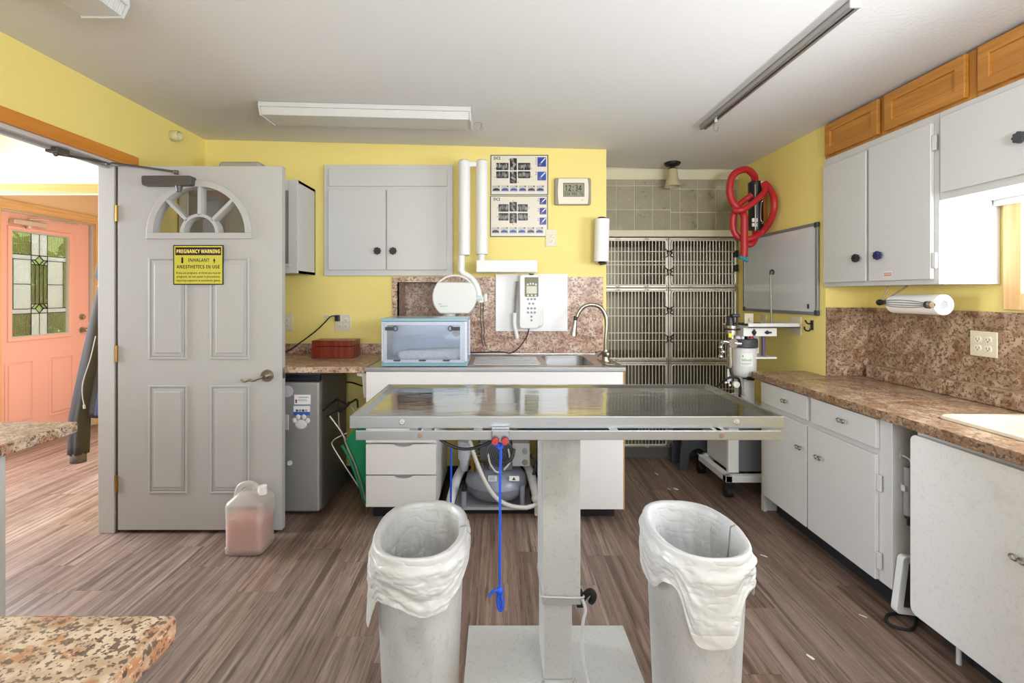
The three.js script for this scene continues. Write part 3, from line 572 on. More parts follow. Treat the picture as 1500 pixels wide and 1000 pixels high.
// granite slab behind the sink, with the niche
{
  const t = struct('trim_7', null, null, 'speckled pinkish backsplash with a niche'), a = XB(575), b = XB(883), y0 = 0.906, y1 = YB(405.5), d = DB - 0.012;
  lpart(t, 'slab', merge([box(a, NX0, y0, y1, d, DB), box(NX1, b, y0, y1, d, DB), box(NX0, NX1, y0, NY0, d, DB), box(NX0, NX1, NY1, y1, d, DB)]), mGranP);
  lpart(t, 'niche_lining', merge([box(NX0 - 0.012, NX0, NY0, NY1, d, DB + ND), box(NX1, NX1 + 0.012, NY0, NY1, DB, DB + ND), box(NX0 - 0.012, NX1 + 0.012, NY0 - 0.012, NY0, DB, DB + ND), box(NX0 - 0.012, NX1 + 0.012, NY1, NY1 + 0.012, DB, DB + ND), box(NX0 - 0.012, NX1 + 0.012, NY0 - 0.012, NY1 + 0.012, DB + ND, DB + ND + 0.012)]), mGranP);
}
// outlets and switch plates
function plate(label, at, turn, w, h, kind, group) {
  const t = thing(kind === 'switch' ? 'switch_plate' : 'wall_outlet', label, kind === 'switch' ? 'switch' : 'outlet', at, group, turn);
  lpart(t, 'cover_plate', box(-w / 2, w / 2, 0, h, -0.006, 0, 0.0025), mIvory);
  const n = Math.max(1, Math.round(w / 0.058)), dark = M('socket_slot', '#4d4638', 0.6);
  for (let i = 0; i < n; i++) {
    const x = (i - (n - 1) / 2) * 0.046;
    if (kind === 'switch') { lpart(t, 'toggle', merge([box(x - 0.006, x + 0.006, h / 2 - 0.012, h / 2 + 0.012, -0.009, -0.006), box(x - 0.004, x + 0.004, h / 2, h / 2 + 0.012, -0.02, -0.006, 0.002)]), mIvory); continue; }
    for (const y of [h / 2 + 0.02, h / 2 - 0.02]) { const o = lpart(t, 'socket', extr(rrect(x - 0.016, x + 0.016, y - 0.014, y + 0.014, 0.011), -0.0085, -0.005, 0.001).translate(0, 0, 0), mCream); lpart(o, 'slot', merge([box(x - 0.008, x - 0.0055, y - 0.004, y + 0.006, -0.0088, -0.008), box(x + 0.0055, x + 0.008, y - 0.004, y + 0.006, -0.0088, -0.008), rod(V(x, y - 0.008, 0.008), V(x, y - 0.008, 0.0088), 0.003)]), dark); }
  }
  return t;
}
plate('ivory double outlet on the yellow wall with a black plug in it', [XB(502.5), YB(485), -DB + 0.0], 0, 0.115, 0.122, 'outlet');
plate('ivory outlet on the yellow wall just beside the open door edge', [XB(421), YB(485), -DB], 0, 0.075, 0.125, 'outlet');
plate('ivory outlet on the yellow wall under the dental posters', [XB(807), YB(361), -DB], 0, 0.078, 0.122, 'outlet');
plate('ivory double light switch under the whiteboard', [XY, 1.065, -3.13], -Math.PI / 2, 0.115, 0.122, 'switch');
plate('ivory single light switch below the whiteboard by the cages', [XY, 1.055, -3.51], -Math.PI / 2, 0.075, 0.122, 'switch');
plate('large ivory double outlet on the brown backsplash by the cream sink', [XR - 0.012, 1.049, -2.158], -Math.PI / 2, 0.12, 0.114, 'outlet');
single('wall_clip', 'tiny ivory clip on the yellow wall beside the outlet', 'clip', box(XB(475), XB(482), YB(466), YB(461), DB - 0.008, DB - 0.0005, 0.002), mIvory);
{ // plug and cord
  const t = thing('power_cord', 'black power cord plugged into the outlet above the counter', 'cord', [XB(496), YB(470), -DB + 0.01]);
  part(t, 'plug', merge([box(XB(493), XB(499), YB(470), YB(461), DB - 0.045, DB - 0.0095, 0.006)]), mBlack);
  part(t, 'cable', tube([V(XB(496), YB(462), -DB + 0.05), V(XB(489), YB(463), -DB + 0.07), V(XB(478), YB(473), -DB + 0.05), V(XB(462), YB(487), -DB + 0.04), V(XB(440), YB(503), -DB + 0.035), V(XB(425), 0.93, -DB + 0.04), V(XB(405), 0.911, -DB + 0.07)], 0.0042, 40, 8), mBlack);
}
// ------------------------------------------------------------------ small fridge
{
  const x0 = -1.56, x1 = -1.067, d0 = 2.855;
  const t = thing('mini_fridge', 'small stainless steel fridge with black sides under the counter', 'fridge', [(x0 + x1) / 2, 0, -3.1]);
  part(t, 'body', box(x0, x1, 0.02, 0.846, 2.905, 3.37, 0.004), M('fridge_black', '#5a5855', 0.4));
  part(t, 'door', box(x0, x1, 0.03, 0.805, d0, 2.9, 0.012), mFridgeSteel);
  part(t, 'top_trim', merge([box(x0, x1, 0.808, 0.852, d0 + 0.005, 2.905, 0.004), box(x0 + 0.02, x1 - 0.02, 0.82, 0.838, d0 - 0.006, d0 + 0.01, 0.003)]), mBlack, 'black recessed grip strip');
  part(t, 'lock', rod(P(424.5, 678, d0), P(424.5, 678, d0 - 0.008), 0.016, 0.015, 20), mBolt, 'round silver lock');
  for (const x of [x0 + 0.04, x1 - 0.04]) part(t, 'foot', rod(V(x, 0, -2.94), V(x, 0.022, -2.94), 0.016), mBlack);
  const card = (name, label, a, b, c, d, draw) => { const p0 = P(a, d, d0 - 0.0015), p1 = P(b, c, d0 - 0.0015), w = p1.x - p0.x, h = p1.y - p0.y; const o = thing(name, label, 'magnet', [(p0.x + p1.x) / 2, p0.y, p0.z]); lpart(o, 'sheet', box(-w / 2, w / 2, 0, h, -0.0006, 0.0006), mTowel); const pg = new THREE.PlaneGeometry(w, h); pg.translate(0, h / 2, 0.0009); lpart(o, 'print', pg, M('card_print', '#ffffff', 0.35, 0, { map: print(160, 100, draw) })); };
  card('fridge_magnet', 'white card magnet at the top of the fridge door', 431, 455, 578, 592, (g, w, h) => { g.fillStyle = '#eceae6'; g.fillRect(0, 0, w, h); g.fillStyle = '#8a8a90'; g.fillRect(40, 22, 100, 8); g.fillRect(40, 46, 80, 5); g.fillRect(40, 60, 90, 5); g.fillStyle = '#b23a3a'; g.beginPath(); g.arc(20, 60, 11, 0, 7); g.fill(); g.fillStyle = '#3b4a9c'; g.beginPath(); g.arc(20, 78, 9, 0, 7); g.fill(); });
  card('fridge_magnet', 'blue and white card magnet on the fridge door', 430, 454, 594.5, 608, (g, w, h) => { g.fillStyle = '#e8ecf2'; g.fillRect(0, 0, w, h); g.fillStyle = '#2f62b4'; g.fillRect(0, 62, w, 38); ['#7a4a2c', '#b08050', '#3e3a38', '#c9a47a'].forEach((c, i) => { g.fillStyle = c; g.beginPath(); g.arc(34 + i * 30, 48, 13, 0, 7); g.fill(); }); });
  { const o = thing('paw_magnet', 'white paw-shaped magnet on the fridge door', 'magnet', [P(441, 618, d0).x, P(441, 628, d0).y, -d0 + 0.0015]); const m = M('pearl_white', '#dedcd8', 0.4); const dsc = (x, y, rx, ry) => { const g = new THREE.SphereGeometry(1, 16, 10); g.scale(rx, ry, 0.004); g.translate(x, y, 0); return g; };
    lpart(o, 'pad', dsc(0.0, 0.028, 0.036, 0.028), m); for (const [x, y] of [[-0.04, 0.05], [-0.017, 0.072], [0.017, 0.072], [0.04, 0.05]]) lpart(o, 'toe', dsc(x, y, 0.014, 0.016), m); }
  { const c = P(421, 573, d0 - 0.002); single('fridge_magnet', 'round picture magnet at the fridge door edge', 'magnet', merge([rod(c, c.clone().add(V(0, 0, 0.003)), 0.034, 0.034, 24)]), M('photo_magnet', '#c7b9c4', 0.4)); }
  { const c = P(420, 617, d0 - 0.002); single('fridge_magnet', 'narrow white clip magnet low on the fridge door edge', 'magnet', box(c.x - 0.016, c.x + 0.012, c.y - 0.05, c.y + 0.04, d0 - 0.008, d0 - 0.0005, 0.003), mTrimW); }
  single('folded_mat', 'dark blue folded mat squeezed between fridge top and countertop', 'mat', box(x0 + 0.03, x1 + 0.015, 0.8525, 0.864, 2.84, 3.1, 0.005), M('navy_vinyl', '#39465f', 0.6));
}
{ // folded wire rack with green mesh between fridge and drawers
  const d = 2.86, t = thing('folding_rack', 'folded wire rack with green mesh between the fridge and the white drawers', 'rack', [-0.87, 0, -2.95]);
  const wireD = M('dark_wire', '#2c2b2a', 0.4, 0.6), wireS = M('pale_wire', '#c4c0b8', 0.3, 1);
  const p = (x, y, dd = 0) => P(x, y, d + dd);
  part(t, 'dark_frame', merge([tube([p(473, 601, -0.01), p(494, 584, 0.1), p(495, 596, 0.08)], 0.006, 16, 8, false, 0.1), tube([p(478, 610, 0.02), p(492, 602), p(507, 593), p(523, 584), p(524, 597)], 0.006, 24, 8, false, 0.1), tube([p(494, 584, 0.1), p(508, 592, 0.08), p(512, 590)], 0.005, 12, 8), tube([p(497, 603), p(508, 594), p(512, 589)], 0.009, 12, 8)]), wireD);
  part(t, 'wire_frame', merge([tube([p(483, 609), p(497, 628), p(504, 640), p(506, 648), p(520, 680), p(533, 722), p(535, 738)], 0.0055, 40, 8, false, 0.2), tube([p(496, 604, 0.03), p(497, 625, 0.03), p(505, 640, 0.03), p(520, 672, 0.03), p(535, 716, 0.03)], 0.0055, 30, 8, false, 0.2), tube([p(508, 634, 0.08), p(492, 642, 0.05), p(486, 650, 0.02), p(500, 674), p(525, 712)], 0.005, 30, 8, false, 0.3), tube([p(519, 602, 0.1), p(512, 592, 0.1)], 0.004, 4, 6)]), wireS);
  const s = new THREE.Shape([[505, 647], [515, 632], [522, 629], [536.5, 629], [536.5, 735], [534, 736]].map(([a, b]) => { const q = p(a, b); return new THREE.Vector2(q.x, q.y); }));
  part(t, 'mesh_panel', muv(extr(s, d + 0.015, d + 0.021)), mGreen, 'green plastic mesh');
  part(t, 'mesh_edge', merge([tube([p(501, 652), p(512, 672), p(525, 706), p(535, 738)], 0.009, 20, 8), tube([p(505, 648, 0.01), p(518, 672, 0.01), p(536, 722, 0.01)], 0.006, 20, 8)]), M('green_edge', '#0f7d52', 0.7));
  part(t, 'strut', rod(V(-0.79, 0.0, -2.9), p(533, 722), 0.006), wireS);
}
single('wall_cable', 'black cable slung under the countertop beside the fridge', 'cable', tube([P(470, 568, 3.3), P(490, 565, 3.35), P(510, 559.5, 3.4), P(530, 565, 3.36), P(545, 569, 3.3)], 0.005, 30, 8), mBlack);

// ------------------------------------------------------------------ sink unit along the back wall
const sS = 252, XS = px => (px - CX) / sS, YS = py => H - (py - CY) / sS, DS = F / sS;
{
  const t = thing('drawer_cabinet', 'white drawer cabinet with scooped drawer pulls under the steel sink worktop', 'cabinet', [-0.56, 0, -3.0]);
  part(t, 'body', box(XS(537), XS(640), 0.1, 0.66, DS + 0.03, 3.35, 0.002), mMelBody);
  part(t, 'plinth', box(XS(541), XS(638), 0, 0.1, DS + 0.09, 3.3), mBaseB);
  for (const [a, b] of [[649.5, 693.5], [695.5, 740.5], [602, 647]]) {
    const x0 = XS(537), x1 = XS(639), y0 = YS(b), y1 = YS(a), cx = (x0 + x1) / 2 + 0.012, s = new THREE.Shape();
    s.moveTo(x0, y0); s.lineTo(x1, y0); s.lineTo(x1, y1); s.lineTo(cx + 0.055, y1); s.bezierCurveTo(cx + 0.035, y1 - 0.022, cx - 0.035, y1 - 0.022, cx - 0.055, y1); s.lineTo(x0, y1); s.closePath();
    part(t, 'drawer', extr(s, DS - 0.016, DS + 0.003, 0.0015), mMel);
  }
}
{
  const t = thing('sink_cabinet', 'white cabinet with tan particle-board edge right of the air compressor', 'cabinet', [0.5, 0, -3.0]);
  part(t, 'body', box(0.27, 0.733, 0.1, 0.64, DS + 0.004, 3.35, 0.002), mMelBody);
  part(t, 'door', box(0.262, XS(912), YS(744), 0.64, DS - 0.016, DS + 0.003, 0.002), mMel);
  part(t, 'edge_strip', box(XS(912), XS(914), YS(744), 0.64, DS - 0.015, DS + 0.002), mTan, 'tan particle-board edge');
  part(t, 'plinth', box(0.28, 0.7, 0, 0.1, DS + 0.09, 3.3), mBaseB);
}
{
  const t = thing('sink_worktop', 'long stainless steel sink worktop with a white apron', 'sink', [0, 0.64, -3.08]);
  const x0 = -0.772, x1 = 0.742, d0 = 2.762, d1 = 3.415, y1 = 0.905, bx0 = 0.3, bx1 = 0.585, bd0 = 2.86, bd1 = 3.31;
  const s = new THREE.Shape(); s.moveTo(x0, d0); s.lineTo(x1, d0); s.lineTo(x1, d1); s.lineTo(x0, d1); s.closePath();
  s.holes.push(hole(bx0, bx1, bd0, bd1, 0.05, 6));
  const g = new THREE.ExtrudeGeometry(s, { depth: 0.022, bevelEnabled: false }); g.rotateX(-Math.PI / 2); g.translate(0, 0.883, 0);
  part(t, 'worktop', muv(g), mSteel);
  part(t, 'rim', merge([box(x0, x1, 0.884, 0.909, d0 - 0.004, d0 + 0.012, 0.004), box(x0, x0 + 0.012, 0.884, 0.909, d0, d1, 0.004), box(x1 - 0.012, x1, 0.884, 0.909, d0, d1, 0.004), box(x0, x1, 0.884, 0.913, d1 - 0.012, d1, 0.004)]), mSteelFlat);
  // basin
  const rows = [[0.884, 0], [0.75, 0.004], [0.72, 0.012], [0.705, 0.035]], n = 24, pos = [], idx = [];
  const ring = k => rrect(bx0 + k, bx1 - k, bd0 + k, bd1 - k, 0.05 - k * 0.6).getPoints(6);
  const m = ring(0).length;
  rows.forEach(([y, k]) => ring(k).forEach(p => pos.push(p.x, y, -p.y)));
  for (let r = 0; r < rows.length - 1; r++) for (let i = 0; i < m; i++) { const j = (i + 1) % m; idx.push(r * m + i, r * m + j, (r + 1) * m + i, r * m + j, (r + 1) * m + j, (r + 1) * m + i); }
  const c0 = pos.length / 3; pos.push((bx0 + bx1) / 2, 0.7, -(bd0 + bd1) / 2); for (let i = 0; i < m; i++) idx.push(c0, (rows.length - 1) * m + i, (rows.length - 1) * m + (i + 1) % m);
  const bg = new THREE.BufferGeometry(); bg.setAttribute('position', new THREE.Float32BufferAttribute(pos, 3)); bg.setIndex(idx); bg.computeVertexNormals(); muv(bg);
  part(t, 'basin', bg, M('basin_steel', '#b9b9b9', 0.4, 1, { side: THREE.DoubleSide }));
  part(t, 'drainboard_ribs', merge([...Array(7)].map((_, i) => box(-0.15, 0.26, 0.904, 0.908, 2.9 + i * 0.055, 2.912 + i * 0.055, 0.0015))), mSteelFlat);
  const ap = part(t, 'apron', box(XS(537), XS(912), 0.662, 0.882, DS - 0.012, DS + 0.006, 0.002), mMel, 'white front panel');
  part(ap, 'edge_strip', box(XS(912), XS(914), 0.64, 0.882, DS - 0.012, DS + 0.006), mTan);
  // faucet
}
{
  const d = 3.0, t = thing('faucet', 'brushed nickel gooseneck faucet with pull-down spray head', 'faucet', [P(885, 530, d).x, 0.906, -d]);
  const p = (x, y, z = 0) => P(x, y, d).add(V(0, 0, z));
  part(t, 'spout', tube([p(887, 515), p(887, 500), p(888.5, 475), p(886, 460), p(878, 449), p(866, 446), p(855, 449), p(848, 457), p(845, 464)], 0.0125, 60, 14), mNickel);
  part(t, 'collar', merge([rod(p(843.7, 463), p(843.0, 466), 0.014), rod(p(843, 466), p(842.5, 469.5), 0.012)]), mBlack);
  part(t, 'spray_head', merge([rod(p(842.6, 469), p(839.5, 491.5), 0.012, 0.0225, 20)]), mNickel);
  const b = p(887, 531); b.y = 0.906;
  part(t, 'base', merge([rod(b, b.clone().add(V(0, 0.012, 0)), 0.034, 0.03, 24), rod(b.clone().add(V(0, 0.01, 0)), p(887, 512), 0.024, 0.016, 20), ball(p(888, 519), 0.027), box(b.x - 0.03, b.x + 0.025, 0.906, 0.912, d - 0.13, d + 0.12, 0.003)]), mNickel);
  part(t, 'lever', merge([rod(p(886, 519, 0.02), p(876, 513, 0.07), 0.011, 0.008), rod(p(876, 513, 0.07), p(871, 519, 0.06), 0.012, 0.013)]), mNickel);
  part(t, 'soap_cap', rod(p(872.5, 518, 0.05), p(872.5, 513.5, 0.05), 0.011), mBlack); part(t, 'red_mark', ball(p(876.5, 513, 0.068), 0.007), mRubberRed);
}
// ------------------------------------------------------------------ oxygen cage on the worktop
{
  const d0 = 2.79, d1 = 3.1, s = F / d0, x0 = (558.5 - CX) / s, x1 = (684.5 - CX) / s, y0 = 0.9095, y1 = H - (466 - CY) / s;
  const t = thing('oxygen_cage', 'pale blue clear acrylic pet oxygen cage on the steel worktop', 'pet cage', [(x0 + x1) / 2, y0, -(d0 + d1) / 2]);
  part(t, 'base', box(x0, x1, y0, y0 + 0.028, d0, d1, 0.004), mBlue);
  part(t, 'lid', box(x0 - 0.004, x1 + 0.004, y1 - 0.018, y1, d0 - 0.006, d1 + 0.004, 0.004), mBlue);
  for (const [x, d] of [[x0, d0], [x1 - 0.02, d0], [x0, d1 - 0.02], [x1 - 0.02, d1 - 0.02]]) part(t, 'corner_post', box(x, x + 0.02, y0 + 0.028, y1 - 0.018, d, d + 0.02, 0.003), mBackAcr);
  part(t, 'back_panel', box(x0 + 0.02, x1 - 0.02, y0 + 0.028, y1 - 0.018, d1 - 0.012, d1 - 0.008), mBackAcr);
  for (const x of [x0 + 0.006, x1 - 0.01]) part(t, 'side_panel', box(x, x + 0.004, y0 + 0.028, y1 - 0.018, d0 + 0.02, d1 - 0.02), mClear);
  const Xp = px => (px - CX) / s, Yp = py => H - (py - CY) / s;
  const f = rrect(Xp(562), Xp(681), Yp(531), Yp(471), 0.008); f.holes.push(hole(Xp(567), Xp(674), Yp(526.5), Yp(476), 0.006, 4));
  const door = part(t, 'door', extr(f, d0 - 0.008, d0 - 0.001, 0.001), M('clear_frame', '#dfe6f2', 0.2, 0, { transmission: 0.5, thickness: 0 }));
  part(door, 'pane', box(Xp(567), Xp(674), Yp(526.5), Yp(476), d0 - 0.005, d0 - 0.003), mClear);
  for (const [a, b] of [[565, 578], [661, 674]]) { const k = a < 600 ? 579 : 660; part(door, 'latch', merge([box(Xp(a), Xp(b), Yp(483.5), Yp(478.5), d0 - 0.016, d0 - 0.008, 0.002), (() => { const g = new THREE.TorusGeometry(0.0135, 0.0025, 8, 24); const q = P(k, 481, d0 - 0.016); g.translate(q.x, q.y, q.z); return g; })()]), mDarkGrey); }
  for (const a of [582, 619, 654]) part(t, 'bottom_hinge', box(Xp(a - 5), Xp(a + 5), Yp(528.5), Yp(526.5), d0 - 0.012, d0 - 0.004), mDarkGrey);
  { const c = V(Xp(662), Yp(494), -d1 + 0.016); const g = new THREE.CylinderGeometry(0.024, 0.024, 0.006, 24); g.rotateX(Math.PI / 2); g.translate(c.x, c.y, c.z); part(t, 'vent_disc', g, M('vent_grey', '#a9a39c', 0.5)); }
  const b = thing('fleece_pad', 'white fluffy fleece pad inside the oxygen cage', 'pad', [(x0 + x1) / 2 + 0.02, y0 + 0.03, -(d0 + d1) / 2]);
  const g = new RoundedBoxGeometry(0.37, 0.055, 0.24, 5, 0.026), q = g.attributes.position; for (let i = 0; i < q.count; i++) { const x = q.getX(i), z = q.getZ(i); if (q.getY(i) > 0) q.setY(i, q.getY(i) + 0.012 * Math.sin(x * 9 + 1) + 0.006 * Math.sin(z * 20)); } g.computeVertexNormals(); g.translate(0, 0.0275, 0);
  lpart(b, 'fleece', muv(g), M('white_fleece', '#f1efeb', 1, 0, { bumpMap: fleece, bumpScale: 0.006 }));
}
// ------------------------------------------------------------------ dental x-ray unit on the back wall
{
  const d = 3.24, s = F / d, t = thing('dental_xray_unit', 'white wall-mounted dental x-ray unit with folded twin arms', 'x-ray unit', [P(690, 400, DB).x, P(690, 470, DB).y, -DB]);
  const p = (x, y, z = 0) => P(x, y, d).add(V(0, 0, z)), X = px => (px - CX) / s, Y = py => H - (py - CY) / s;
  const cap = (px, y0, y1, r) => { const a = p(px, y1), b = p(px, y0); return lathe([[0, 0], [r * 0.9, 0.0], [r, 0.006], [r, b.y - a.y - 0.02], [r * 0.8, b.y - a.y - 0.006], [0, b.y - a.y]], a, 28); };
  part(t, 'tube_arm', cap(680, 233.5, 374, 0.0405), mMachine); part(t, 'tube_arm', cap(706, 233.5, 373, 0.0405), mMachine);
  part(t, 'elbow_link', merge([box(X(684), X(702), Y(244.5), Y(237), d - 0.018, d + 0.018, 0.008)]), mMachine);
  part(t, 'neck', rod(p(676, 372), p(675.5, 397), 0.022, 0.026, 20), mMachine); part(t, 'neck', rod(p(705, 372), p(705, 384), 0.024, 0.022, 20), mMachine);
  part(t, 'wall_arm', box(X(698), X(786.5), Y(399), Y(381.5), d - 0.05, d + 0.03, 0.006), mMachine);
  part(t, 'wall_bracket', box(X(700), X(720), Y(398), Y(383), d + 0.03, DB - 0.001, 0.004), mMachine);
  part(t, 'yoke', tube([p(675.5, 395), p(678, 400), p(690, 407), p(698, 418), p(702, 432), p(704.5, 443)], 0.021, 40, 14), mMachine);
  const c = p(667, 434.5), R = 0.146;
  const hs = new THREE.Shape(), a0 = Math.asin(0.66), a1 = Math.asin(0.76); // round head flattened at top and bottom
  hs.absarc(c.x, c.y, R, -a1, a0, false); hs.lineTo(c.x - R * Math.cos(a0), c.y + R * Math.sin(a0)); hs.absarc(c.x, c.y, R, Math.PI - a0, Math.PI + a1, false); hs.closePath();
  const hd = part(t, 'tube_head', extr(hs, d - 0.085, d + 0.05, 0.008, 32), M('xray_head_white', '#dcdcd6', 0.38));
  const rg = new THREE.TorusGeometry(R - 0.004, 0.007, 10, 48, Math.PI * 1.15); rg.rotateZ(-0.08 * Math.PI); rg.translate(c.x, c.y, c.z + 0.05); part(hd, 'handle_ring', rg, mMachine);
  part(hd, 'cone', merge([rod(p(658.5, 456, 0.02), p(658.5, 464, 0.02), 0.052, 0.036, 24), rod(p(658.5, 463, 0.02), p(658.5, 474, 0.02), 0.028, 0.03, 24)]), mMachine);
  part(hd, 'pivot', merge([rod(p(694, 436), p(700, 436), 0.012), rod(p(697, 436.5), p(706, 436.5), 0.026, 0.026, 20), rod(p(706, 436), p(709, 436), 0.01), box(X(709), X(714), Y(442), Y(430), d - 0.01, d + 0.01, 0.006)]), M('pale_green_plastic', '#cfd6cf', 0.4));
  const pg = new THREE.PlaneGeometry(0.1, 0.034); const tq = p(654, 446.5); pg.translate(tq.x, tq.y, -(d - 0.0856));
  part(hd, 'lettering', pg, M('head_print', '#ffffff', 0.4, 0, { map: print(300, 102, (g, w, h) => { g.fillStyle = '#dcdcd6'; g.fillRect(0, 0, w, h); g.fillStyle = '#8b8c88'; g.font = 'bold 34px sans-serif'; g.fillText('MAX', 14, 40, 110); g.fillText('TROPHY X', 44, 84, 230); }) }));
  for (const [a, b] of [[704, 0], [708, 0.02]]) part(t, 'cable', tube([p(a, 443, 0.0), V(X(a - 1), Y(470), -3.36), V(X(a + 1), Y(490), -3.4), V(X(a - 1), 1.04, -3.405), V(X(a + 3 - 8 * b), 0.96, -3.4)], 0.0028, 24, 6), mDarkGrey);
}
{ // controller with handset on a white board
  const b = single('backing_board', 'white square board behind the x-ray controller', 'board', box(XB(726), XB(830.5), YB(484.5), YB(401.5), DB - 0.03, DB - 0.0125, 0.002), M('white_board', '#eceae8', 0.35));
  const d = DB - 0.1, s = F / d, X = px => (px - CX) / s, Y = py => H - (py - CY) / s;
  const t = thing('xray_controller', 'white x-ray control unit with grey screen and round buttons', 'controller', [X(779), Y(481), -(DB - 0.03)]);
  const f = rrect(X(761.5), X(796), Y(479.5), Y(403), 0.03);
  part(t, 'housing', extr(f, d, DB - 0.031, 0.012, 10), mMachine);
  const pf = rrect(X(761), X(789), Y(481), Y(402), 0.022); part(t, 'front', extr(pf, d - 0.016, d + 0.004, 0.006, 10), M('controller_white', '#e4e3e1', 0.35));
  const sc = part(t, 'bezel', extr(rrect(X(768.5), X(788.5), Y(434.5), Y(406), 0.006), d - 0.019, d - 0.012, 0.001), M('olive_bezel', '#6d6442', 0.4));
  part(sc, 'screen', box(X(771), X(786), Y(430), Y(419), d - 0.021, d - 0.018), M('lcd_grey_green', '#a9a882', 0.2));
  for (const [x, y] of [[773, 416.5], [777, 415.5], [781, 415.5], [785, 416.5], [773.5, 432.5], [779, 432.5], [784.5, 432.5]]) part(sc, 'button', rod(P(x, y, d - 0.018), P(x, y, d - 0.022), 0.006, 0.006, 12), M('button_silver', '#c8c4b4', 0.35, 0.4));
  const bt = M('button_grey', '#8f9094', 0.5);
  for (const [x, y] of [[773.5, 438], [778.5, 438], [783.5, 438], [775.5, 444.5], [781, 444.5], [773.5, 451.5], [778.5, 451.5], [783.5, 451.5], [773.5, 457.5], [778.5, 457.5], [783.5, 457.5], [778.5, 463.5], [778.5, 469]]) part(t, 'button', rod(P(x, y, d - 0.015), P(x, y, d - 0.0195), 0.008, 0.0075, 14), bt);
  part(t, 'cord_gland', rod(P(778.5, 403, d), P(778.5, 400.5, d), 0.02), mDarkGrey);
  const h = thing('exposure_handset', 'white handset hanging on a coiled cord beside the x-ray controller', 'handset', [X(757), Y(496), -(d + 0.03)]);
  part(h, 'grip', tube([P(753.5, 458, d), P(753.5, 475, d), P(756.5, 489, d), P(757.5, 494, d)], 0.015, 20, 12), mMachine);
  part(h, 'button', ball(P(757.5, 494, d), 0.016), mMachine);
  const co = []; for (let i = 0; i <= 300; i++) { const q = i / 300, a = q * 2 * Math.PI * 26, c = P(757.5 - 3.5 * q, 412 + 46 * q, d + 0.01); co.push(V(c.x + 0.009 * Math.cos(a), c.y, c.z + 0.009 * Math.sin(a))); }
  part(h, 'coiled_cord', tube(co, 0.0024, 420, 5), M('cord_grey', '#8d8b88', 0.6));
  single('control_cable', 'thin black cable running from the controller down to the worktop', 'cable', tube([P(775, 480, 3.36), P(772, 492, 3.385), P(762, 507, 3.39), P(748, 517, 3.39), V(0.02, 0.922, -3.39), V(-0.2, 0.918, -3.385)], 0.004, 40, 6), mBlack);
}
// posters
function poster(label, px0, px1, py0, py1, draw) {
  const w = XB(px1) - XB(px0), h = YB(py0) - YB(py1), t = thing('dental_poster', label, 'poster', [(XB(px0) + XB(px1)) / 2, YB(py1), -DB + 0.002], 'dental x-ray posters');
  lpart(t, 'sheet', box(-w / 2, w / 2, 0, h, -0.0006, 0.0014), M('poster_edge', '#20242e', 0.4));
  const g = new THREE.PlaneGeometry(w, h); g.translate(0, h / 2, 0.0012); lpart(t, 'print', g, M('poster_print', '#ffffff', 0.22, 0, { map: print(640, Math.round(640 * h / w), draw) }));
}
const xr = (g, x, y, w, h, k) => { g.save(); g.beginPath(); g.roundRect ? g.roundRect(x, y, w, h, 10) : g.rect(x, y, w, h); g.clip(); g.fillStyle = '#2b2b29'; g.fillRect(x, y, w, h); for (let i = 0; i < 9; i++) { const v = 90 + Math.floor(hash(k, i, 3) * 110); g.fillStyle = `rgba(${v},${v},${v - 4},0.75)`; g.beginPath(); if (w > h) g.ellipse(x + w * (0.05 + 0.11 * i), y + h * (0.35 + 0.3 * hash(i, k, 6)), w * 0.055, h * (0.22 + 0.2 * hash(i, k, 8)), 0.2 * (hash(i, k, 9) - 0.5), 0, 7); else g.ellipse(x + w * (0.3 + 0.4 * hash(i, k, 6)), y + h * (0.06 + 0.11 * i), w * (0.12 + 0.18 * hash(i, k, 8)), h * 0.09, 0.4, 0, 7); g.fill(); } g.restore(); };
const swab = (g, x, y, w, h, c) => { g.fillStyle = c; g.fillRect(x, y, w, h); g.strokeStyle = '#e9e6df'; g.lineWidth = 11; g.beginPath(); g.moveTo(x + w * 0.42, y + h * 0.6); g.lineTo(x + w * 0.92, y + h * 0.08); g.stroke(); g.fillStyle = '#8a7a62'; g.beginPath(); g.ellipse(x + w * 0.32, y + h * 0.76, w * 0.18, h * 0.12, -0.6, 0, 7); g.fill(); };
const strip = (g, x0, y, w, h) => { for (let i = 0; i < 6; i++) { const x = x0 + i * w * 1.16; g.fillStyle = '#b9b6ac'; g.fillRect(x, y, w, h); g.fillStyle = ['#2c2c34', '#3d4a90', '#46579a', '#3d4f9c', '#4a3c34', '#3a4480'][i]; g.beginPath(); g.ellipse(x + w * 0.5, y + h * 0.85, w * 0.48, h * 0.42, 0, Math.PI, 0); g.fill(); g.fillStyle = '#232323'; g.fillRect(x + w * 0.75, y + 2, w * 0.18, h * 0.16); } };
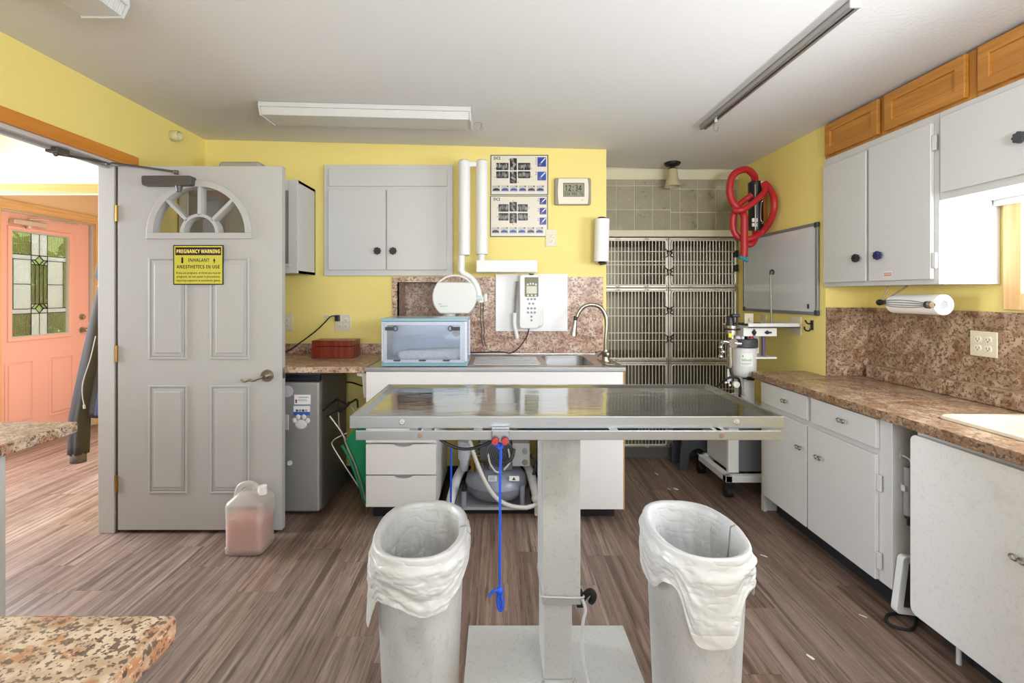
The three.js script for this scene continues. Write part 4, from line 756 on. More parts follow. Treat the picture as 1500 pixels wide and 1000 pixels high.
poster('upper dental positioning poster with dark radiographs and two blue pictures', 718.5, 803, 227, 286, (g, W, h) => {
  g.fillStyle = '#26303e'; g.fillRect(0, 0, W, h); g.fillStyle = '#ded6c4'; g.fillRect(9, 8, W - 18, h - 12);
  g.fillStyle = '#141414'; g.font = 'bold 44px sans-serif'; g.fillText('DCI', 34, 52);
  xr(g, 62, 88, 138, 80, 1); xr(g, 214, 36, 78, 134, 2); xr(g, 304, 88, 138, 80, 3); xr(g, 62, 182, 138, 76, 4); xr(g, 214, 184, 78, 132, 5); xr(g, 304, 182, 138, 76, 6);
  swab(g, 520, 26, 96, 104, '#34459c'); swab(g, 520, 186, 96, 96, '#3a55a8'); g.fillStyle = '#222'; for (const y of [30, 52, 74, 96, 190, 212]) g.fillRect(500, y, 9, 9);
  for (const [x, y] of [[46, 148], [46, 240], [452, 148], [452, 240], [200, 48], [304, 298]]) g.fillRect(x, y, 8, 8);
  strip(g, 22, h - 108, 84, 68); g.fillStyle = '#6c86ac'; g.fillRect(0, h - 14, W, 7);
});
poster('lower dental positioning poster with rounded radiographs and three blue pictures', 718, 802.5, 287, 347, (g, W, h) => {
  g.fillStyle = '#26303e'; g.fillRect(0, 0, W, h); g.fillStyle = '#dcd4c2'; g.fillRect(9, 6, W - 18, h - 16);
  g.fillStyle = '#141414'; g.font = 'bold 44px sans-serif'; g.fillText('DCI', 34, 52);
  xr(g, 92, 92, 112, 82, 11); xr(g, 214, 66, 82, 106, 12); xr(g, 306, 92, 112, 82, 13); xr(g, 92, 190, 112, 82, 14); xr(g, 214, 190, 82, 112, 15); xr(g, 306, 190, 112, 82, 16);
  swab(g, 548, 22, 74, 72, '#3c3c90'); swab(g, 548, 132, 74, 72, '#403c92'); swab(g, 548, 240, 74, 78, '#44409a'); g.fillStyle = '#222'; for (const y of [26, 48, 138, 160, 246, 268]) g.fillRect(528, y, 9, 9);
  for (const [x, y] of [[74, 128], [74, 226], [430, 128], [430, 226], [250, 48], [250, 312]]) g.fillRect(x, y, 8, 8);
  strip(g, 18, h - 108, 84, 70);
});
{ // clock
  const t = thing('wall_clock', 'beige and grey digital wall clock reading 12:34', 'clock', [XB(838), YB(301), -DB]);
  part(t, 'case', extr(rrect(XB(812), XB(864.5), YB(301), YB(262), 0.012), DB - 0.03, DB - 0.001, 0.004), M('clock_taupe', '#8e8877', 0.45));
  const sh = new THREE.Shape(); const a = XB(817.5), b = XB(859.5), y0 = YB(300), y1 = YB(263); sh.moveTo(a, y0); sh.quadraticCurveTo(a - 0.014, (y0 + y1) / 2, a, y1); sh.lineTo(b, y1); sh.quadraticCurveTo(b + 0.014, (y0 + y1) / 2, b, y0); sh.closePath();
  part(t, 'front', extr(sh, DB - 0.036, DB - 0.028, 0.002), mCream);
  const art = print(256, 176, (g, w, h) => { g.fillStyle = '#8f8f72'; g.fillRect(0, 0, w, h); g.strokeStyle = '#3f3d30'; g.lineWidth = 6; g.strokeRect(3, 3, w - 6, h - 6); g.fillStyle = '#181814'; g.font = 'bold 96px monospace'; g.textAlign = 'center'; g.fillText('12:34', w / 2 - 6, 100, 210); g.font = 'bold 44px monospace'; g.fillText('524 FRI 72', w / 2, 156, 228); g.fillRect(14, 112, w - 28, 3); });
  const pg = new THREE.PlaneGeometry(XB(854.5) - XB(824), YB(269.5) - YB(289.5)); pg.translate((XB(854.5) + XB(824)) / 2, (YB(269.5) + YB(289.5)) / 2, -DB + 0.0365); part(t, 'display', pg, M('clock_display', '#ffffff', 0.2, 0, { map: art }));
  part(t, 'button', box(XB(850), XB(853), YB(295), YB(293.5), DB - 0.038, DB - 0.034, 0.001), M('clock_button', '#c8bfa6', 0.5));
}
{ // upright paper towel roll
  const d = 3.33, s = F / d, X = px => (px - CX) / s, Y = py => H - (py - CY) / s;
  const t = thing('paper_towel_roll', 'white paper towel roll in an upright black holder at the wall corner', 'paper towel', [X(881.5), Y(387), -d]);
  const g = new THREE.CylinderGeometry(0.05, 0.05, Y(321) - Y(383), 32); g.rotateZ(-0.02); g.translate(X(881.5), (Y(321) + Y(383)) / 2, -d); part(t, 'roll', g, mTowel);
  const r0 = V(X(881), Y(321), -d), r1 = V(X(882), Y(383), -d);
  part(t, 'holder', merge([rod(r0, r0.clone().add(V(0, 0.014, 0)), 0.03, 0.024, 20), rod(r1, r1.clone().add(V(0, -0.014, 0)), 0.024, 0.03, 20), box(X(884), X(888), Y(321.5), Y(318), d, DB - 0.001), box(X(884), X(888), Y(387), Y(384), d, DB - 0.001), box(X(883), X(889), Y(387), Y(318), DB - 0.008, DB - 0.001, 0.002)]), mBlack);
}

// ------------------------------------------------------------------ air compressor in the knee space
{
  const d = 3.02, s = F / d, X = px => (px - CX) / s, Y = py => H - (py - CY) / s;
  const t = thing('air_compressor', 'grey pancake-tank air compressor in a white tube frame under the sink worktop', 'compressor', [X(728), 0, -d]);
  const c = V(X(727), 0, -d);
  part(t, 'tray', extr((() => { const q = new THREE.Shape(); q.moveTo(X(669), 0.055); q.lineTo(X(675), 0.03); q.lineTo(X(771), 0.03); q.lineTo(X(777), 0.055); q.lineTo(X(772), 0.045); q.lineTo(X(676), 0.045); q.closePath(); return q; })(), d - 0.14, d + 0.14, 0.002), M('tray_grey', '#b4b6bd', 0.45));
  part(t, 'rubber_mat', box(X(664), X(782), 0.0, 0.028, d - 0.12, d + 0.16), mBlackMat);
  const tk = [[0, 0.055], [0.1, 0.062], [0.155, 0.085], [0.185, 0.12], [0.192, 0.155], [0.195, 0.158], [0.195, 0.163], [0.192, 0.166], [0.183, 0.2], [0.15, 0.232], [0.09, 0.246], [0, 0.25]];
  part(t, 'tank', lathe(tk, c, 48), mTank);
  for (const [x, dd] of [[681.5, -0.13], [763.5, -0.13], [690, 0.13], [755, 0.13]]) { const o = part(t, 'post', rod(V(X(x), 0.04, -(d + dd)), V(X(x), Y(706), -(d + dd)), 0.016, 0.016, 14), M('post_grey', '#9296a2', 0.4)); if (dd < 0) part(o, 'cap', rod(V(X(x), Y(706), -(d + dd)), V(X(x), Y(698), -(d + dd)), 0.017, 0.017, 14), x < 700 ? mBlack : mTank); }
  part(t, 'tube_frame', merge([tube([V(X(661), 0.02, -2.86), V(X(664), 0.1, -2.9), V(X(671), 0.18, -3.02), V(X(680), 0.22, -3.15)], 0.028, 24, 12), tube([V(X(783), 0.12, -2.86), V(X(780), 0.17, -2.92), V(X(775), 0.22, -3.05), V(X(768), 0.24, -3.15)], 0.028, 24, 12), rod(V(X(783), 0.01, -2.86), V(X(783), 0.1, -2.86), 0.013, 0.013, 12), ball(V(X(783), 0.11, -2.86), 0.032)]), mTubeW);
  part(t, 'motor', merge([(() => { const g = new THREE.CylinderGeometry(0.085, 0.085, 0.17, 28); g.rotateX(Math.PI / 2); g.translate(X(733), 0.35, -d); return g; })(), box(X(716), X(750), 0.245, 0.3, d - 0.08, d + 0.08, 0.01)]), M('motor_grey', '#7b7f89', 0.45));
  part(t, 'motor_fan_cover', merge([...Array(7)].map((_, i) => { const g = new THREE.TorusGeometry(0.014 + i * 0.0105, 0.0025, 6, 28); g.translate(X(733), 0.35, -d + 0.088); return g; })), mBlack);
  part(t, 'cylinder_head', merge([box(X(703), X(720), 0.3, 0.46, d - 0.06, d + 0.06, 0.008), ...[0, 1, 2, 3, 4].map(i => box(X(701), X(722), 0.33 + i * 0.025, 0.337 + i * 0.025, d - 0.07, d + 0.07, 0.002))]), M('cast_grey', '#6a6c74', 0.5, 0.4));
  part(t, 'filter_bowl', merge([rod(V(X(681), Y(685), -2.98), V(X(681), Y(668), -2.98), 0.022, 0.033, 20), rod(V(X(681), Y(668), -2.98), V(X(681), Y(642), -2.98), 0.04, 0.04, 20)]), M('filter_grey', '#b9bcc2', 0.35));
  part(t, 'regulator', merge([rod(V(X(690), Y(664), -2.98), V(X(708), Y(664), -2.98), 0.009), rod(V(X(694), Y(662), -2.95), V(X(694), Y(684), -2.95), 0.013)]), mBrass);
  part(t, 'gauge', merge([(() => { const g = new THREE.CylinderGeometry(0.026, 0.026, 0.02, 22); g.rotateX(Math.PI / 2); g.translate(X(704), Y(673), -2.9); return g; })()]), mChrome);
  const cb = part(t, 'control_box', box(X(750), X(775), Y(677), Y(644), 2.95, 3.05, 0.004), M('control_grey', '#c4c5c9', 0.4));
  for (const y of [655, 671]) part(cb, 'knockout', (() => { const g = new THREE.CylinderGeometry(0.018, 0.018, 0.006, 18); g.rotateX(Math.PI / 2); g.translate(X(768), Y(y), -2.948); return g; })(), mChrome);
  for (const [x, y, w, h] of [[722, 694, 12, 8], [752, 691, 14, 7]]) { const g = new THREE.PlaneGeometry(w / s, h / s); g.rotateX(-0.75); g.translate(X(x), 0.228, -d + 0.158); part(t, 'sticker', g, M('sticker_print', '#ffffff', 0.4, 0, { map: print(120, 70, (q, W, Hh) => { q.fillStyle = x < 740 ? '#c8ccd4' : '#e9e9e6'; q.fillRect(0, 0, W, Hh); q.fillStyle = '#555a66'; if (x < 740) for (let i = 0; i < 5; i++) q.fillRect(12, 10 + i * 11, 90 - 10 * (i % 3), 4); else { q.fillStyle = '#202020'; q.beginPath(); q.moveTo(34, 58); q.lineTo(56, 14); q.lineTo(78, 58); q.fill(); } }) })); }
  part(t, 'hose', tube([P(688, 646, 2.93), P(698, 676, 2.84), P(710, 704, 2.8), P(726, 728, 2.79), P(746, 740, 2.78), P(770, 743, 2.79), P(788, 738, 2.82)], 0.0125, 50, 10), mHose, 'translucent white hose');
  part(t, 'air_line', merge([tube([V(X(715), Y(655), -2.95), V(X(718), Y(668), -2.9), V(X(726), Y(678), -2.88), V(X(734), Y(681), -2.9)], 0.006, 24, 8), tube([V(X(744), Y(650), -2.92), V(X(746), Y(664), -2.88), V(X(738), Y(676), -2.88)], 0.006, 20, 8)]), mHose);
  part(t, 'cable', merge([tube([V(X(776), Y(664), -3.0), V(X(783), Y(672), -2.97), V(X(781), Y(688), -2.96), V(X(770), Y(700), -2.98)], 0.01, 24, 8), tube([V(X(752), Y(648), -2.9), V(X(748), Y(660), -2.88), V(X(738), Y(667), -2.88), V(X(730), Y(660), -2.9)], 0.011, 24, 8)]), mDarkGrey);
}
single('blue_cord', 'thin blue cord hanging straight down beside the white drawers', 'cord', tube([P(661, 652, 2.77), P(661, 690, 2.765), P(660.5, 720, 2.765), P(660, 766, 2.765)], 0.006, 20, 8), mCordBlue);

// ------------------------------------------------------------------ stainless examination table
const dF = 1.36, dK = 1.847, sF = F / dF, tX0 = (512 - CX) / sF, tX1 = (1149 - CX) / sF, tY = H - (610 - CY) / sF;
const table = thing('exam_table', 'stainless steel examination table on a single grey column', 'table', [0.22, 0, -1.72]);
{
  const t = table, y0 = H - (627.5 - CY) / sF;
  const pan = (x0, x1, d0, d1, yo, yi, b) => { // shallow pan: rim and sunken middle
    const o = [[x0, d0], [x1, d0], [x1, d1], [x0, d1]], i = [[x0 + b, d0 + b], [x1 - b, d0 + b], [x1 - b, d1 - b], [x0 + b, d1 - b]], j = [[x0 + 0.012, d0 + 0.012], [x1 - 0.012, d0 + 0.012], [x1 - 0.012, d1 - 0.012], [x0 + 0.012, d1 - 0.012]];
    const pos = [], q = (a, b2, c, d) => { for (const v of [a, b2, c, a, c, d]) pos.push(...v); }, w = (p, y) => [p[0], y, -p[1]];
    for (let k = 0; k < 4; k++) { const m = (k + 1) % 4; q(w(o[k], yo), w(o[m], yo), w(j[m], yo), w(j[k], yo)); q(w(j[k], yo), w(j[m], yo), w(i[m], yi), w(i[k], yi)); }
    q(w(i[0], yi), w(i[1], yi), w(i[2], yi), w(i[3], yi));
    const g = new THREE.BufferGeometry(); g.setAttribute('position', new THREE.Float32BufferAttribute(pos, 3)); g.computeVertexNormals(); return muv(g);
  };
  part(t, 'tabletop', pan(tX0 + 0.002, tX1 - 0.002, dF + 0.002, dK - 0.002, tY, tY - 0.006, 0.035), mSteelTop);
  part(t, 'edge', merge([box(tX0, tX1, y0, tY + 0.0005, dF, dF + 0.004, 0.0015), box(tX0, tX1, y0, tY + 0.0005, dK - 0.004, dK, 0.0015), box(tX0, tX0 + 0.004, y0, tY + 0.0005, dF + 0.004, dK - 0.004), box(tX1 - 0.004, tX1, y0, tY + 0.0005, dF + 0.004, dK - 0.004)]), mSteelFlat);
  part(t, 'underside', box(tX0 + 0.006, tX1 - 0.006, y0 + 0.004, tY - 0.012, dF + 0.006, dK - 0.006), M('underside_board', '#6d6b68', 0.7));
  for (const px of [589, 1079]) part(t, 'bolt', merge([rod(P(px, 617.5, dF), P(px, 617.5, dF - 0.004), 0.0085, 0.007, 16), rod(P(px, 617.5, dF - 0.004), P(px, 617.5, dF - 0.006), 0.004, 0.003, 10)]), mBolt);
  const dr = 1.335, sr = F / dr, rx0 = (521 - CX) / sr, rx1 = (1144 - CX) / sr, ry0 = H - (644.5 - CY) / sr, ry1 = H - (631 - CY) / sr;
  for (const [a, b] of [[dr, dr + 0.007], [dK + 0.018, dK + 0.025]]) part(t, 'accessory_rail', extr(rrect(rx0, rx1, ry0, ry1, 0.005), a, b, 0.001), mSteelFlat);
  for (const px of [615, 1057]) part(t, 'rail_screw', merge([rod(P(px, 638, dr), P(px, 638, dr - 0.003), 0.0062, 0.0055, 14)]), M('copper_screw', '#7d5a46', 0.5, 0.6));
  part(t, 'rail_bracket', merge([...[605, 625, 700, 900, 1052, 1058].map(px => { const x = (px - CX) / sr; return box(x - 0.012, x + 0.012, ry0 + 0.006, y0 + 0.002, dr + 0.007, dF + 0.05); })]), mBolt);
  part(t, 'top_frame', merge([box(0.06, 0.42, 0.915, 0.947, 1.42, 1.8, 0.004), box(tX0 + 0.08, tX1 - 0.08, 0.93, 0.948, 1.5, 1.56), box(tX0 + 0.08, tX1 - 0.08, 0.93, 0.948, 1.66, 1.72)]), M('frame_black', '#26262e', 0.5));
  // column
  const cxa = 0.153, cxb = 0.281, cd0 = 1.62, cd1 = 1.83;
  part(t, 'column_sleeve', muv(box(cxa, cxb, 0.285, 0.918, cd0, cd1, 0.004)), mColumn);
  part(t, 'collar', merge([box(cxa - 0.002, cxb + 0.002, 0.279, 0.3, cd0 - 0.003, cd1 + 0.003, 0.003)]), M('collar_grey', '#9f9d97', 0.5));
  part(t, 'lower_column', muv(box(cxa + 0.004, cxb - 0.026, 0.012, 0.285, cd0 + 0.016, cd1 - 0.012, 0.004)), mColumn);
  part(t, 'rust_streak', box(cxa + 0.03, cxb - 0.04, 0.303, 0.3065, cd0 - 0.0025, cd0 + 0.002, 0.001), M('rusty_tie', '#b99056', 0.8));
  part(t, 'cable_tie', tube([V(cxa - 0.012, 0.31, -cd0 + 0.004), V(cxa + 0.02, 0.308, -cd0 + 0.006), V(cxb, 0.306, -cd0 + 0.006), V(cxb + 0.012, 0.303, -cd0 - 0.01)], 0.0035, 20, 6), mTrimW);
  part(t, 'base_plate', muv(box(-0.115, 0.5, 0, 0.012, 1.575, 1.905, 0.003)), M('base_paint', '#ffffff', 0.5, 0, { map: columnScuff }));
  for (const x of [cxa, cxb - 0.02]) part(t, 'anchor_bolt', rod(V(x, 0.012, -cd0 + 0.006), V(x, 0.024, -cd0 + 0.006), 0.007, 0.006, 6), mChrome);
  part(t, 'pedal', merge([box(0.275, 0.3, 0.24, 0.285, 1.66, 1.7, 0.004), tube([V(0.29, 0.265, -1.66), V(0.302, 0.3, -1.64), V(0.318, 0.318, -1.63), V(0.328, 0.3, -1.63), V(0.32, 0.275, -1.64)], 0.011, 24, 8)]), mBlackMat, 'black rubber knob');
  part(t, 'power_cord', tube([V(0.285, 0.305, -1.61), V(0.295, 0.27, -1.605), V(0.287, 0.24, -1.6), V(0.283, 0.19, -1.6), V(0.286, 0.12, -1.59), V(0.3, 0.05, -1.58), V(0.315, 0.019, -1.55), V(0.325, 0.006, -1.42), V(0.34, 0.006, -1.3)], 0.0055, 60, 8), mTrimW, 'white cord');
  // handle loop
  part(t, 'release_lever', merge([tube([V(0.295, 0.905, -1.56), V(0.35, 0.9, -1.56), V(0.385, 0.905, -1.56), V(0.415, 0.895, -1.56), V(0.425, 0.92, -1.56), V(0.425, 0.945, -1.56)], 0.006, 30, 8), box(0.282, 0.3, 0.89, 0.91, 1.55, 1.59, 0.002)]), mDarkGrey);
}
{ // clamp with two red knobs, and the blue leash
  const d = 1.325, p = (x, y, z = 0) => P(x, y, d).add(V(0, 0, z));
  const t = thing('leash_clamp', 'small steel clamp with two red knobs on the table rail', 'clamp', [p(733, 650).x, p(733, 650).y, -d]);
  const a = p(720.5, 648), b = p(746, 629.5);
  part(t, 'bracket', merge([box(a.x, b.x, a.y, b.y, d - 0.004, d + 0.008, 0.002), box(a.x, b.x, b.y - 0.004, b.y, d, d + 0.03)]), mSteelFlat);
  for (const px of [725.5, 739.5]) { const o = part(t, 'knob_base', rod(p(px, 642.5, 0.004), p(px, 642.5, 0.016), 0.0105, 0.0105, 20), mDarkGrey); part(o, 'knob', rod(p(px, 643, 0.012), p(px, 643, 0.026), 0.0095, 0.0085, 18), mRubberRed, 'red knob'); part(o, 'screw', rod(p(px, 643, 0.026), p(px, 643, 0.028), 0.003), mChrome); }
  const c = thing('leash', 'long blue leash knotted at the end, hanging from the table rail clamp', 'leash', [p(733, 893).x, p(733, 893).y, -d]);
  part(c, 'strap', tube([p(730, 647, 0.01), p(731, 652, 0.006), p(733.5, 662, 0.004), p(732.5, 700, 0), p(732.5, 780, 0), p(732, 860, 0)], 0.0038, 60, 8), mCordBlue);
  part(c, 'upper_loop', merge([tube([p(724, 651), p(729, 652, 0.006), p(732, 650, 0.012)], 0.004, 16, 8), tube([p(729, 648, 0.01), p(731, 655, 0.008), p(737, 651, 0.006)], 0.005, 16, 8), tube([p(720, 664, -0.3), p(726, 655, -0.1), p(730, 650, 0.004)], 0.004, 16, 8)]), mCordBlue);
  part(c, 'knot', merge([ball(p(732, 865), 0.011, 1, 1.1, 0.8), tube([p(732, 864), p(725, 862, 0.008), p(719, 866, 0.01), p(716, 870, 0.01)], 0.004, 16, 8)]), mCordBlue);
  part(c, 'end_loop', tube([p(731, 868), p(729.5, 880), p(731.5, 892), p(735, 892), p(736, 882), p(733.5, 870)], 0.0052, 30, 8), mCordBlue);
}
single('table_cable', 'black cable looping below the table rail', 'cable', tube([P(640, 640, 1.42), P(655, 650, 1.42), P(675, 657, 1.42), P(695, 656, 1.42), P(712, 650, 1.42), P(722, 643, 1.42)], 0.0045, 40, 8), mBlack);

// ------------------------------------------------------------------ bins with white liners
function bin(label, linerLabel, x, d, turn, skirt, sd) {
  const a0 = 0.098, b0 = 0.135, a1 = 0.123, b1 = 0.17, hh = 0.652, N = 240, E = 2 / 2.45;
  const per = (th, a, b) => { const c = Math.cos(th), s = Math.sin(th); return [a * Math.sign(c) * Math.abs(c) ** E, b * Math.sign(s) * Math.abs(s) ** E]; };
  const loft = (rows, capBottom, capTop) => {
    const pos = [], idx = [], uv = [], R = rows.length;
    rows.forEach(f => { for (let i = 0; i < N; i++) { const p = f(2 * Math.PI * i / N); pos.push(...p); uv.push(i / N * 1.1, p[1]); } });
    for (let r = 0; r < R - 1; r++) for (let i = 0; i < N; i++) { const j = (i + 1) % N, u = r * N + i, v = r * N + j; idx.push(u, u + N, v, v, u + N, v + N); }
    if (capBottom) { const p = rows[0](0), c = pos.length / 3; pos.push(0, p[1], 0); uv.push(0, 0); for (let i = 0; i < N; i++) idx.push(c, i, (i + 1) % N); }
    const g = new THREE.BufferGeometry(); g.setAttribute('position', new THREE.Float32BufferAttribute(pos, 3)); g.setAttribute('uv', new THREE.Float32BufferAttribute(uv, 2)); g.setIndex(idx); g.computeVertexNormals(); return g;
  };
  const t = thing('trash_bin', label, 'bin', [x, 0, -d], 'slim grey bins in front of the table', turn);
  const L = (q, o = 0) => th => { const [px, pz] = per(th, a0 + (a1 - a0) * q + o, b0 + (b1 - b0) * q + o); return [px, hh * q, pz]; };
  lpart(t, 'body', loft([L(0, -0.012), L(0.008), L(0.3), L(0.6), L(0.93), L(0.935, 0.004), L(0.99, 0.005), L(1, 0.002), L(1, -0.004), L(0.6, -0.006), L(0.05, -0.006)], true), mGreyPl);
  const l = thing('bin_liner', linerLabel, 'bin bag', [x, 0, -d], 'white bin liners', turn);
  const nz = (th, v, k, s) => { const u = th / (2 * Math.PI); return fbm(((u % 1) + 1) % 1, v, k, 4, 3, s + sd) - 0.5; };
  const rows = [], nI = 26, nO = 30;
  for (let r = 0; r <= nI; r++) { const q = r / nI; rows.push(th => {                     // inside, from deep down up to the rim
      const y = 0.2 + (hh - 0.2) * q, k = y / hh, amp = 0.035 * (1 - q) + 0.012, n = nz(th + 0.25 * q, q * 0.6, 11, 5) + 0.5 * nz(th - 0.4 * q, q * 1.2, 29, 15), f = -0.010 - amp * (0.5 + 2 * Math.abs(n)) * (1 - 0.85 * q * q * q);
      const [px, pz] = per(th, a0 + (a1 - a0) * k + f, b0 + (b1 - b0) * k + f); return [px, y + 0.004 * n * (1 - q), pz]; }); }
  for (const [o, dy] of [[-0.003, 0.003], [0.0015, 0.0055], [0.006, 0.004], [0.0085, -0.001], [0.008, -0.009]]) rows.push(th => { const n = nz(th, 0.3, 24, 9), [px, pz] = per(th, a1 + o + 0.003 * n, b1 + o + 0.003 * n); return [px, hh + dy + 0.003 * n, pz]; });
  for (let r = 1; r <= nO; r++) { const q = r / nO; rows.push(th => {                     // outside skirt
      const S = skirt(th) + 0.014 * nz(th, 0.6, 11, 33), y = hh - 0.012 - S * q, k = y / hh;
      const cross = 0.010 * (0.35 - Math.abs(nz(th + q * 0.35, q * 0.7, 9, 21))) + 0.0045 * (0.3 - Math.abs(nz(th - q * 0.5, q * 1.6, 19, 61))) + 0.002 * (0.3 - Math.abs(nz(th + 0.2 * q, q * 4, 24, 81))), o = 0.010 + cross * 2.2 * sst(0, 0.2, q) + 0.012 * q * sst(0.1, 0.2, S) ;
      const [px, pz] = per(th, a0 + (a1 - a0) * k + o, b0 + (b1 - b0) * k + o); return [px, y, pz]; }); }
  lpart(l, 'film', loft(rows, true), mLiner);
}
const lobe = (th, c, w) => { let e = Math.abs(th - c) % (2 * Math.PI); if (e > Math.PI) e = 2 * Math.PI - e; return Math.exp(-Math.pow(e / w, 4)); };
// angles: 0 = right, 90 = towards the camera, 180 = left
bin('slim grey trash bin left of the table column with the lower bag lip', 'white bag in the bin left of the table column, hanging low on its left corner', (618 - CX) * 1.39 / F, 1.39, 0, th => 0.1 + 0.1 * lobe(th, 2.7, 0.36) + 0.025 * lobe(th, 1.25, 0.4) - 0.04 * lobe(th, -0.05, 0.6), 100);
bin('slim grey trash bin right of the table column beside the white cabinets', 'white bag in the bin right of the table column, with one long front lobe', (1015 - CX) * 1.39 / F, 1.39, 0, th => 0.075 + 0.13 * lobe(th, 1.72, 0.46) + 0.05 * lobe(th, 3.1, 0.4) + 0.06 * lobe(th, 0.3, 0.22), 300);

// ------------------------------------------------------------------ cages in the alcove
{
  const d0 = 3.88, d1 = 4.62, cols = [[0.79, 1.385], [1.39, 1.945]], rows = [[1.385, 1.79, 'top'], [0.79, 1.38, 'middle'], [0.09, 0.785, 'bottom']];
  const which = { top: 'topmost', middle: 'middle', bottom: 'lowest' };
  for (const [ci, [x0, x1]] of cols.entries()) for (const [y0, y1, r] of rows) {
    const t = thing('animal_cage', `stainless steel animal cage, ${which[r]} of the stack ${ci ? 'next to the whiteboard wall' : 'beside the faucet and paper towel roll'}`, 'cage', [(x0 + x1) / 2, y0, -(d0 + d1) / 2], 'stainless cages in the alcove');
    const e = 0.004, fw = 0.028;
    part(t, 'shell', merge([box(x0, x0 + e, y0, y1, d0 + 0.02, d1), box(x1 - e, x1, y0, y1, d0 + 0.02, d1), box(x0, x1, y0, y0 + e, d0 + 0.02, d1), box(x0, x1, y1 - e, y1, d0 + 0.02, d1), box(x0, x1, y0, y1, d1 - e, d1)]), mCageBack);
    part(t, 'face_frame', merge([box(x0, x1, y0, y0 + fw, d0, d0 + 0.02, 0.002), box(x0, x1, y1 - fw * 0.7, y1, d0, d0 + 0.02, 0.002), box(x0, x0 + fw, y0 + fw, y1 - fw * 0.7, d0, d0 + 0.02, 0.002), box(x1 - fw, x1, y0 + fw, y1 - fw * 0.7, d0, d0 + 0.02, 0.002)]), mCageSteel);
    const a = x0 + 0.02, b = x1 - 0.022, c = y0 + 0.022, e2 = y1 - 0.024, dz = -(d0 - 0.012), R = 0.02;
    const o = part(t, 'door', tube([V(a + R, c, dz), V(b - R, c, dz), V(b - R * 0.3, c + R * 0.3, dz), V(b, c + R, dz), V(b, e2 - R, dz), V(b - R * 0.3, e2 - R * 0.3, dz), V(b - R, e2, dz), V(a + R, e2, dz), V(a + R * 0.3, e2 - R * 0.3, dz), V(a, e2 - R, dz), V(a, c + R, dz), V(a + R * 0.3, c + R * 0.3, dz)], 0.0055, 120, 8, true, 0.1), mWire);
    const nb = 20; for (let i = 1; i < nb; i++) { const x = a + (b - a) * i / nb; part(o, 'bar', rod(V(x, c, dz), V(x, e2, dz), 0.0035, 0.0035, 6), mWire); }
    const nh = r === 'top' ? [0.25, 0.47, 0.55, 0.75] : r === 'middle' ? [0.25, 0.37, 0.62, 0.73] : [0.3, 0.55, 0.84]; for (const q of nh) { const y = c + (e2 - c) * (1 - q); part(o, 'bar', rod(V(a, y, dz + 0.006), V(b, y, dz + 0.006), 0.0035, 0.0035, 6), mWire); }
    for (const q of [0.3, 0.72]) for (const y of [c, e2]) { const x = a + (b - a) * q, sg = y === c ? -1 : 1; part(o, 'wire_loop', tube([V(x - 0.012, y, dz), V(x - 0.012, y + sg * 0.01, dz + 0.004), V(x, y + sg * 0.016, dz + 0.006), V(x + 0.012, y + sg * 0.012, dz + 0.004), V(x + 0.012, y, dz)], 0.003, 16, 6), mWire); }
    const lx = ci ? a : b; for (const q of [0.3, 0.72]) { const y = c + (e2 - c) * q; const sg = ci ? -1 : 1; part(o, 'latch', merge([tube([V(lx - sg * 0.01, y + 0.03, dz + 0.008), V(lx + sg * 0.012, y + 0.012, dz + 0.012), V(lx + sg * 0.004, y, dz + 0.014), V(lx + sg * 0.014, y - 0.02, dz + 0.012), V(lx - sg * 0.004, y - 0.035, dz + 0.008)], 0.0045, 20, 6), ball(V(lx + sg * 0.012, y + 0.012, dz + 0.012), 0.008)]), mBronze); }
    if (ci) for (const q of r === 'top' ? [0.3, 0.62] : [0.3]) { const y = c + (e2 - c) * q; part(t, 'hinge', box(x1 - 0.03, x1 - 0.002, y, y + 0.055, d0 - 0.028, d0, 0.003), mBlack); }
    for (const [xx, yy] of [[x0 + 0.012, y0 + 0.012], [x1 - 0.012, y0 + 0.012], [x0 + 0.012, y1 - 0.012], [x1 - 0.012, y1 - 0.012]]) part(t, 'rivet', rod(V(xx, yy, -d0), V(xx, yy, -d0 + 0.004), 0.005, 0.004, 8), mBronze);
  }
  single('cage_plinth', 'dark grey plinth under the stainless cages', 'plinth', box(0.79, 1.945, 0, 0.088, 3.9, 4.6), M('plinth_grey', '#57544e', 0.6));
}
{ // ceiling lamp in the alcove, switched off
  const d = 3.72, c = P(985, 244, d), t = thing('ceiling_spotlight', 'small black ceiling lamp with a beige bell shade above the cages', 'lamp', [c.x, c.y - 0.2, -d]);
  c.y = ceilY(c.x);
  part(t, 'canopy', lathe([[0, 0], [0.062, 0], [0.062, -0.01], [0.05, -0.024], [0.02, -0.03], [0, -0.03]], c, 32), mBlack);
  part(t, 'neck', merge([rod(c.clone().add(V(0, -0.028, 0)), c.clone().add(V(0, -0.045, 0)), 0.02, 0.014), rod(c.clone().add(V(0, -0.045, 0)), c.clone().add(V(0, -0.058, 0)), 0.035, 0.03, 20)]), mBronze);
  part(t, 'shade', lathe([[0.034, -0.052], [0.036, -0.056], [0.04, -0.1], [0.05, -0.15], [0.062, -0.185], [0.059, -0.186], [0.047, -0.15], [0.036, -0.1], [0.032, -0.058], [0.034, -0.052]], c, 32), M('beige_glass', '#cfc09a', 0.4, 0, { transmission: 0.25, thickness: 0 }));
}
